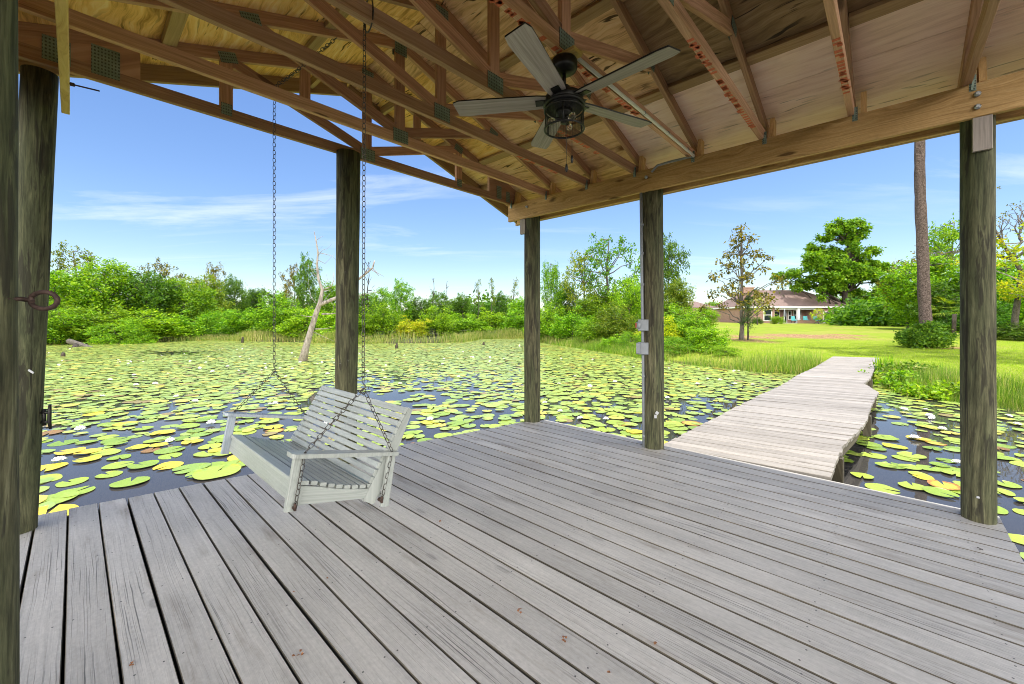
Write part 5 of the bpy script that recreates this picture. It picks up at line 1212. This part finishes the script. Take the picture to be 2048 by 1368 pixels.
for k in range(100):
    x=rs.uniform(95,1500) if k<94 else rs.uniform(1740,2040); y=rs.uniform(686,735)+abs(rs.normal())*12
    if k>=94: y=rs.uniform(800,870)
    p=G(x,y,WZ)
    if sdist(np.array([p.x]),np.array([p.y]))[0]>-.3: continue
    o=bpy.data.objects.new('water_lily',dst); COL.objects.link(o); s=rs.uniform(.5,.8); o.location=(p.x,p.y,WZ+.03); o.scale=(s,s,s); o.rotation_euler=(rs.normal()*.3,rs.normal()*.3,rs.uniform(0,6))
    tag(o,'tiny distant white water lily '+('on the far left of the pond' if x<420 else 'out in the middle of the pond' if x<1060 else 'near the right bank reeds' if x<1600 else 'at the reedy edge right of the boardwalk'),'water lily','white water lilies open on the pond')
# ================================================================ reeds, bank grass, lawn tufts
def blades(rs,X,Y,Z,h,w,lean):
    n=len(X); a=rs.uniform(0,6.28,n); d=np.stack([np.cos(a),np.sin(a),0*a],1); s=np.stack([-np.sin(a),np.cos(a),0*a],1); b=np.stack([X,Y,Z],1); l=(lean*rs.uniform(.1,1,n))[:,None]; h=h[:,None]; w=np.broadcast_to(w,(n,))[:,None]
    t=b+d*h*l+np.array([0,0,1.])*h*(1-.25*l); m=b+(t-b)*.5
    return np.stack([b-s*w*.5,b+s*w*.5,m+s*w*.4,t,m-s*w*.4],1)
def scatter(N,x0,x1,y0,y1,d0,d1,rs,dens=None):
    X=rs.uniform(x0,x1,N); Y=rs.uniform(y0,y1,N); d=sdist(X,Y); ok=(d>d0)&(d<d1)
    sx=1024+F0*X/np.maximum(Y,.5); ok&=(sx>-300)&(sx<2450)
    if dens is not None: ok&=rs.rand(N)<dens(X,Y,d)
    return X[ok],Y[ok],d[ok]
def grass_obj(name,parts,mat,label,cat):
    V_=np.concatenate([p.reshape(-1,3) for p in parts]); me=fast_mesh(name,V_,5,mats=[mat]); o=bpy.data.objects.new(name,me); COL.objects.link(o); tag(o,label,cat,kind='stuff')
rs=np.random.RandomState(90)
notwalk=lambda X,Y: ~((np.abs((DU.x*X+DU.y*Y)-1.2+((DV.x*X+DV.y*Y)-4.4)*.03)<.80)&((DV.x*X+DV.y*Y)<19.7))
ps=[]
X,Y,d=scatter(480000,1,14.5,8,38,-.35,1.9,rs,lambda X,Y,d:np.exp(-((d-.4)/.9)**2)*notwalk(X,Y)*np.clip(.55+1.1*nz(X,Y,.9,8),.08,1)); ps.append(blades(rs,X,Y,gz(X,Y)-.03,rs.uniform(.22,.66,len(X))*(.85+.35*nz(X,Y,1.3,5)),.010,.6))
grass_obj('bank_reeds',ps,LF['reed'],'tall mixed green and tan reeds along the right bank of the pond','reeds')
ps=[]
X,Y,d=scatter(760000,-40,3.5,24,42,-.4,2.6,rs,lambda X,Y,d:np.exp(-((d-.5)/1.1)**2)*np.clip(.45+1.2*nz(X,Y,.45,2),.05,1)); ps.append(blades(rs,X,Y,gz(X,Y)-.03,rs.uniform(.3,.95,len(X))*np.where(X<-22,.5,1)*(.75+.6*nz(X,Y,.8,3)),.024,.45))
grass_obj('far_reeds',ps,LF['tan'],'tan and green reeds along the far bank of the pond','reeds')
ps=[]
X,Y,d=scatter(800000,9,22,3,13.5,-.35,2.2,rs,lambda X,Y,d:np.exp(-((d-.3)/.9)**2)*notwalk(X,Y)); ps.append(blades(rs,X,Y,gz(X,Y)-.03,rs.uniform(.12,.42,len(X)),.007,.6))
grass_obj('bank_grass',ps,LF['reed'],'long grass on the bank right of the boardwalk','grass')
ps=[]
X,Y,d=scatter(1500000,5,46,5,46,.9,60,rs,lambda X,Y,d:notwalk(X,Y)*np.clip(1.15-Y/26,0,1)**1.3); ps.append(blades(rs,X,Y,gz(X,Y)-.01,rs.uniform(.025,.065,len(X)),.010,.9))
grass_obj('lawn_grass',ps,LF['grass'],'short blades of the mown lawn','grass')
# iris clump and marsh plants by the boardwalk
def clump(name,x,y,z,n,h,w,spread,mat,label,cat):
    p=G(x,y,z); rs2=np.random.RandomState(int(x)); X=p.x+rs2.normal(size=n)*spread; Y=p.y+rs2.normal(size=n)*spread
    me=fast_mesh('leaves',blades(rs2,X-p.x,Y-p.y,0*X,rs2.uniform(.6,1,n)*h,w,.35).reshape(-1,3),5,mats=[mat]); o=bpy.data.objects.new(name,me); COL.objects.link(o); o.location=(p.x,p.y,gz1(p.x,p.y)-.03); tag(o,label,cat)
clump('iris_clump',1770,752,-.25,70,.62,.034,.13,LF['mid'],'clump of sword like iris leaves beside the end of the boardwalk','plant')
clump('dry_reed_clump',1560,742,-.2,220,.55,.014,.16,LF['tan'],'pale dry reed tuft on the bank left of the boardwalk','reeds')
clump('grass_tussock',277,726,WZ,120,.38,.02,.12,LF['tan'],'small brown grass tussock standing out among the left pads','grass')
for x,y,w,h,mt,lab in ((1800,772,.9,.42,'lime','leafy marsh plant just right of the boardwalk edge'),(1850,790,.8,.30,'mid','broad leaved marsh plant at the water edge left of the end pole'),(1905,792,.7,.28,'lime','low pale marsh plant just left of the end pole'),(1835,765,1.0,.35,'reed','reedy green marsh plant behind the broad leaved one')):
    p=G(x,y,-.3); rs2=np.random.RandomState(x); C=np.stack([rs2.normal(size=60)*w*.33,rs2.normal(size=60)*w*.3,rs2.uniform(.05,h,60)],1)
    me=fast_mesh('leaves',leaves(rs2,C,14,.07,.10,.055,.5),4,mats=[LF[mt]]); o=bpy.data.objects.new('marsh_plant',me); COL.objects.link(o); o.location=(p.x,p.y,gz1(p.x,p.y)); tag(o,lab,'plant','marsh plants beside the boardwalk')
# dry leaf scraps on the deck
for x,y,s,c,lab in ((261,1329,.011,'rust','small rust brown leaf scrap on the left deck boards'),(597,1308,.014,'rust','largest brown leaf scrap on the deck, bottom middle left'),(588,1185,.008,'rust','tiny brown scrap on the deck below the swing'),(880,1043,.010,'rust','brown scrap on the deck just right of the swing'),(1132,1281,.014,'rust','crumbled rust brown leaf on the middle of the deck'),(1035,1222,.012,'rust','ring of rusty crumbs on the middle deck boards'),(1310,1287,.010,'rust','brown leaf scrap right of the middle of the deck'),(1957,1098,.016,'bark','dark bark chip on the deck below the end pole'),(1218,1345,.009,'rust','small brown scrap near the bottom edge of the deck'),(655,1157,.007,'rust','speck of brown leaf on a board below the swing')):
    p=G(x,y,.004); rr=random.Random(x); mb=MB(); c='scrap' if c=='rust' else c
    for q in range(1 if s<.011 else 4):
        c0=p+Vector((rr.uniform(-s,s),rr.uniform(-s,s),0))*(0 if s<.011 else 1.2); rr_=s*(1 if s<.011 else .55); n=6; b=len(mb.v)
        mb.v.extend(tuple(c0+Vector((rr_*rr.uniform(.5,1.2)*math.cos(a),rr_*rr.uniform(.5,1.2)*math.sin(a),rr.uniform(0,.006)))) for a in [6.28*i/n for i in range(n)]); mb.face(range(b,b+n))
    o=mb.build('leaf_scrap',M[c]); rebase(o,p); tag(o,lab,'leaf','dry scraps lying on the deck')
# ================================================================ light, sky, camera
EL=R(81); AZ=Vector((.68,.73,0)).normalized()
sd=Vector((AZ.x*math.cos(EL),AZ.y*math.cos(EL),math.sin(EL)))
L=bpy.data.lights.new('sun','SUN'); L.energy=4.2; L.angle=R(.53); L.color=(1,.96,.89); lo_=bpy.data.objects.new('sun',L); COL.objects.link(lo_); lo_.rotation_euler=sd.to_track_quat('Z','Y').to_euler(); lo_.location=(0,0,30)
w=bpy.data.worlds.new('World'); sc.world=w; w.use_nodes=True; t=w.node_tree; bg=t.nodes['Background']
sky=t.nodes.new('ShaderNodeTexSky'); sky.sky_type='NISHITA'; sky.sun_disc=False; sky.sun_elevation=EL; sky.sun_rotation=math.atan2(AZ.x,AZ.y); sky.air_density=1.0; sky.dust_density=.35; sky.ozone_density=1.6; sky.altitude=0
tc=t.nodes.new('ShaderNodeTexCoord'); sp_=t.nodes.new('ShaderNodeSeparateXYZ'); t.links.new(tc.outputs['Generated'],sp_.inputs[0])
def wm_(op,a,b,c=None):
    n=t.nodes.new('ShaderNodeMath'); n.operation=op
    for i,v in enumerate((a,b,c)):
        if v is None: continue
        if hasattr(v,'links'): t.links.new(v,n.inputs[i])
        else: n.inputs[i].default_value=v
    return n.outputs[0]
den_=wm_('ADD',wm_('MAXIMUM',sp_.outputs[2],0.0),.10)
cx_=wm_('DIVIDE',sp_.outputs[0],den_); cy_=wm_('DIVIDE',sp_.outputs[1],den_)
cb=t.nodes.new('ShaderNodeCombineXYZ'); t.links.new(cx_,cb.inputs[0]); t.links.new(cy_,cb.inputs[1])
def wn(scale,loc,sc3,rot,detail=6,rough=.6,dist=.0):
    mp=t.nodes.new('ShaderNodeMapping'); t.links.new(cb.outputs[0],mp.inputs[0]); mp.inputs['Scale'].default_value=sc3; mp.inputs['Location'].default_value=loc; mp.inputs['Rotation'].default_value=(0,0,rot)
    n=t.nodes.new('ShaderNodeTexNoise'); t.links.new(mp.outputs[0],n.inputs['Vector']); n.inputs['Scale'].default_value=scale; n.inputs['Detail'].default_value=detail; n.inputs['Roughness'].default_value=rough; n.inputs['Distortion'].default_value=dist; return n.outputs['Fac']
def wr(f,a,b,hi=1.0):
    r=t.nodes.new('ShaderNodeMapRange'); t.links.new(f,r.inputs[0]); r.inputs[1].default_value=a; r.inputs[2].default_value=b; r.inputs[4].default_value=hi; r.clamp=True; return r.outputs[0]
c1=wr(wn(.8,(3.1,1.7,0),(.55,1.6,1),R(-28),8,.62,.6),.53,.82); c2=wr(wn(.35,(7.5,2.2,0),(1,1,1),0,3,.5),.42,.62)
c3=wr(wn(1.6,(1.2,9.0,0),(.25,1.5,1),R(12),6,.6,.3),.60,.84,.3)
cl_=wm_('MULTIPLY',wm_('MAXIMUM',wm_('MULTIPLY',c1,c2),c3),wr(sp_.outputs[2],.0,.12))
cl_=wm_('MULTIPLY',cl_,.75)
hs_=t.nodes.new('ShaderNodeHueSaturation'); t.links.new(sky.outputs[0],hs_.inputs['Color']); hs_.inputs['Saturation'].default_value=1.17; hs_.inputs['Hue'].default_value=.508; hs_.inputs['Value'].default_value=1.03
# unseen bright cumulus, added behind the viewer to light the pavilion interior
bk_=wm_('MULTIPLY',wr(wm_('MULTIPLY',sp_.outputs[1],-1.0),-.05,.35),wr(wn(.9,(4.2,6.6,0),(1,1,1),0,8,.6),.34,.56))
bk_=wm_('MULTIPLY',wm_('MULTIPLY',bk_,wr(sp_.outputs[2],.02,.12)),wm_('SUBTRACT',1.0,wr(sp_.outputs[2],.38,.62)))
mx=t.nodes.new('ShaderNodeMix'); mx.data_type='RGBA'; t.links.new(cl_,mx.inputs[0]); t.links.new(hs_.outputs[0],mx.inputs[6]); mx.inputs[7].default_value=(7.0,7.3,7.6,1)
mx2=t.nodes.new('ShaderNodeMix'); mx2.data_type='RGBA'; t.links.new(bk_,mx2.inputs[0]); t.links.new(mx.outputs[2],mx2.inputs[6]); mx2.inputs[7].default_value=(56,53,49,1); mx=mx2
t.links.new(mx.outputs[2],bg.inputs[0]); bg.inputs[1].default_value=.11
sc.view_settings.view_transform='Standard'; sc.view_settings.look='None'; sc.view_settings.exposure=.80; sc.view_settings.gamma=1.0
cam=bpy.data.cameras.new('camera'); co_=bpy.data.objects.new('camera',cam); COL.objects.link(co_); co_.location=(0,0,H0); co_.rotation_euler=(R(90),0,0)
cam.sensor_width=36; cam.lens=F0/2048*36; cam.shift_y=-(684-HY)/2048*-1*-1; cam.clip_start=.05; cam.clip_end=3000
sc.camera=co_
c=sc.cycles; c.filter_width=1.0; c.use_denoising=True; c.max_bounces=10; c.diffuse_bounces=6; c.glossy_bounces=4; c.transmission_bounces=6; c.transparent_max_bounces=6; c.caustics_reflective=False; c.caustics_refractive=False
try: c.denoiser='OPENIMAGEDENOISE'; c.denoising_input_passes='RGB_ALBEDO_NORMAL'
except Exception: pass
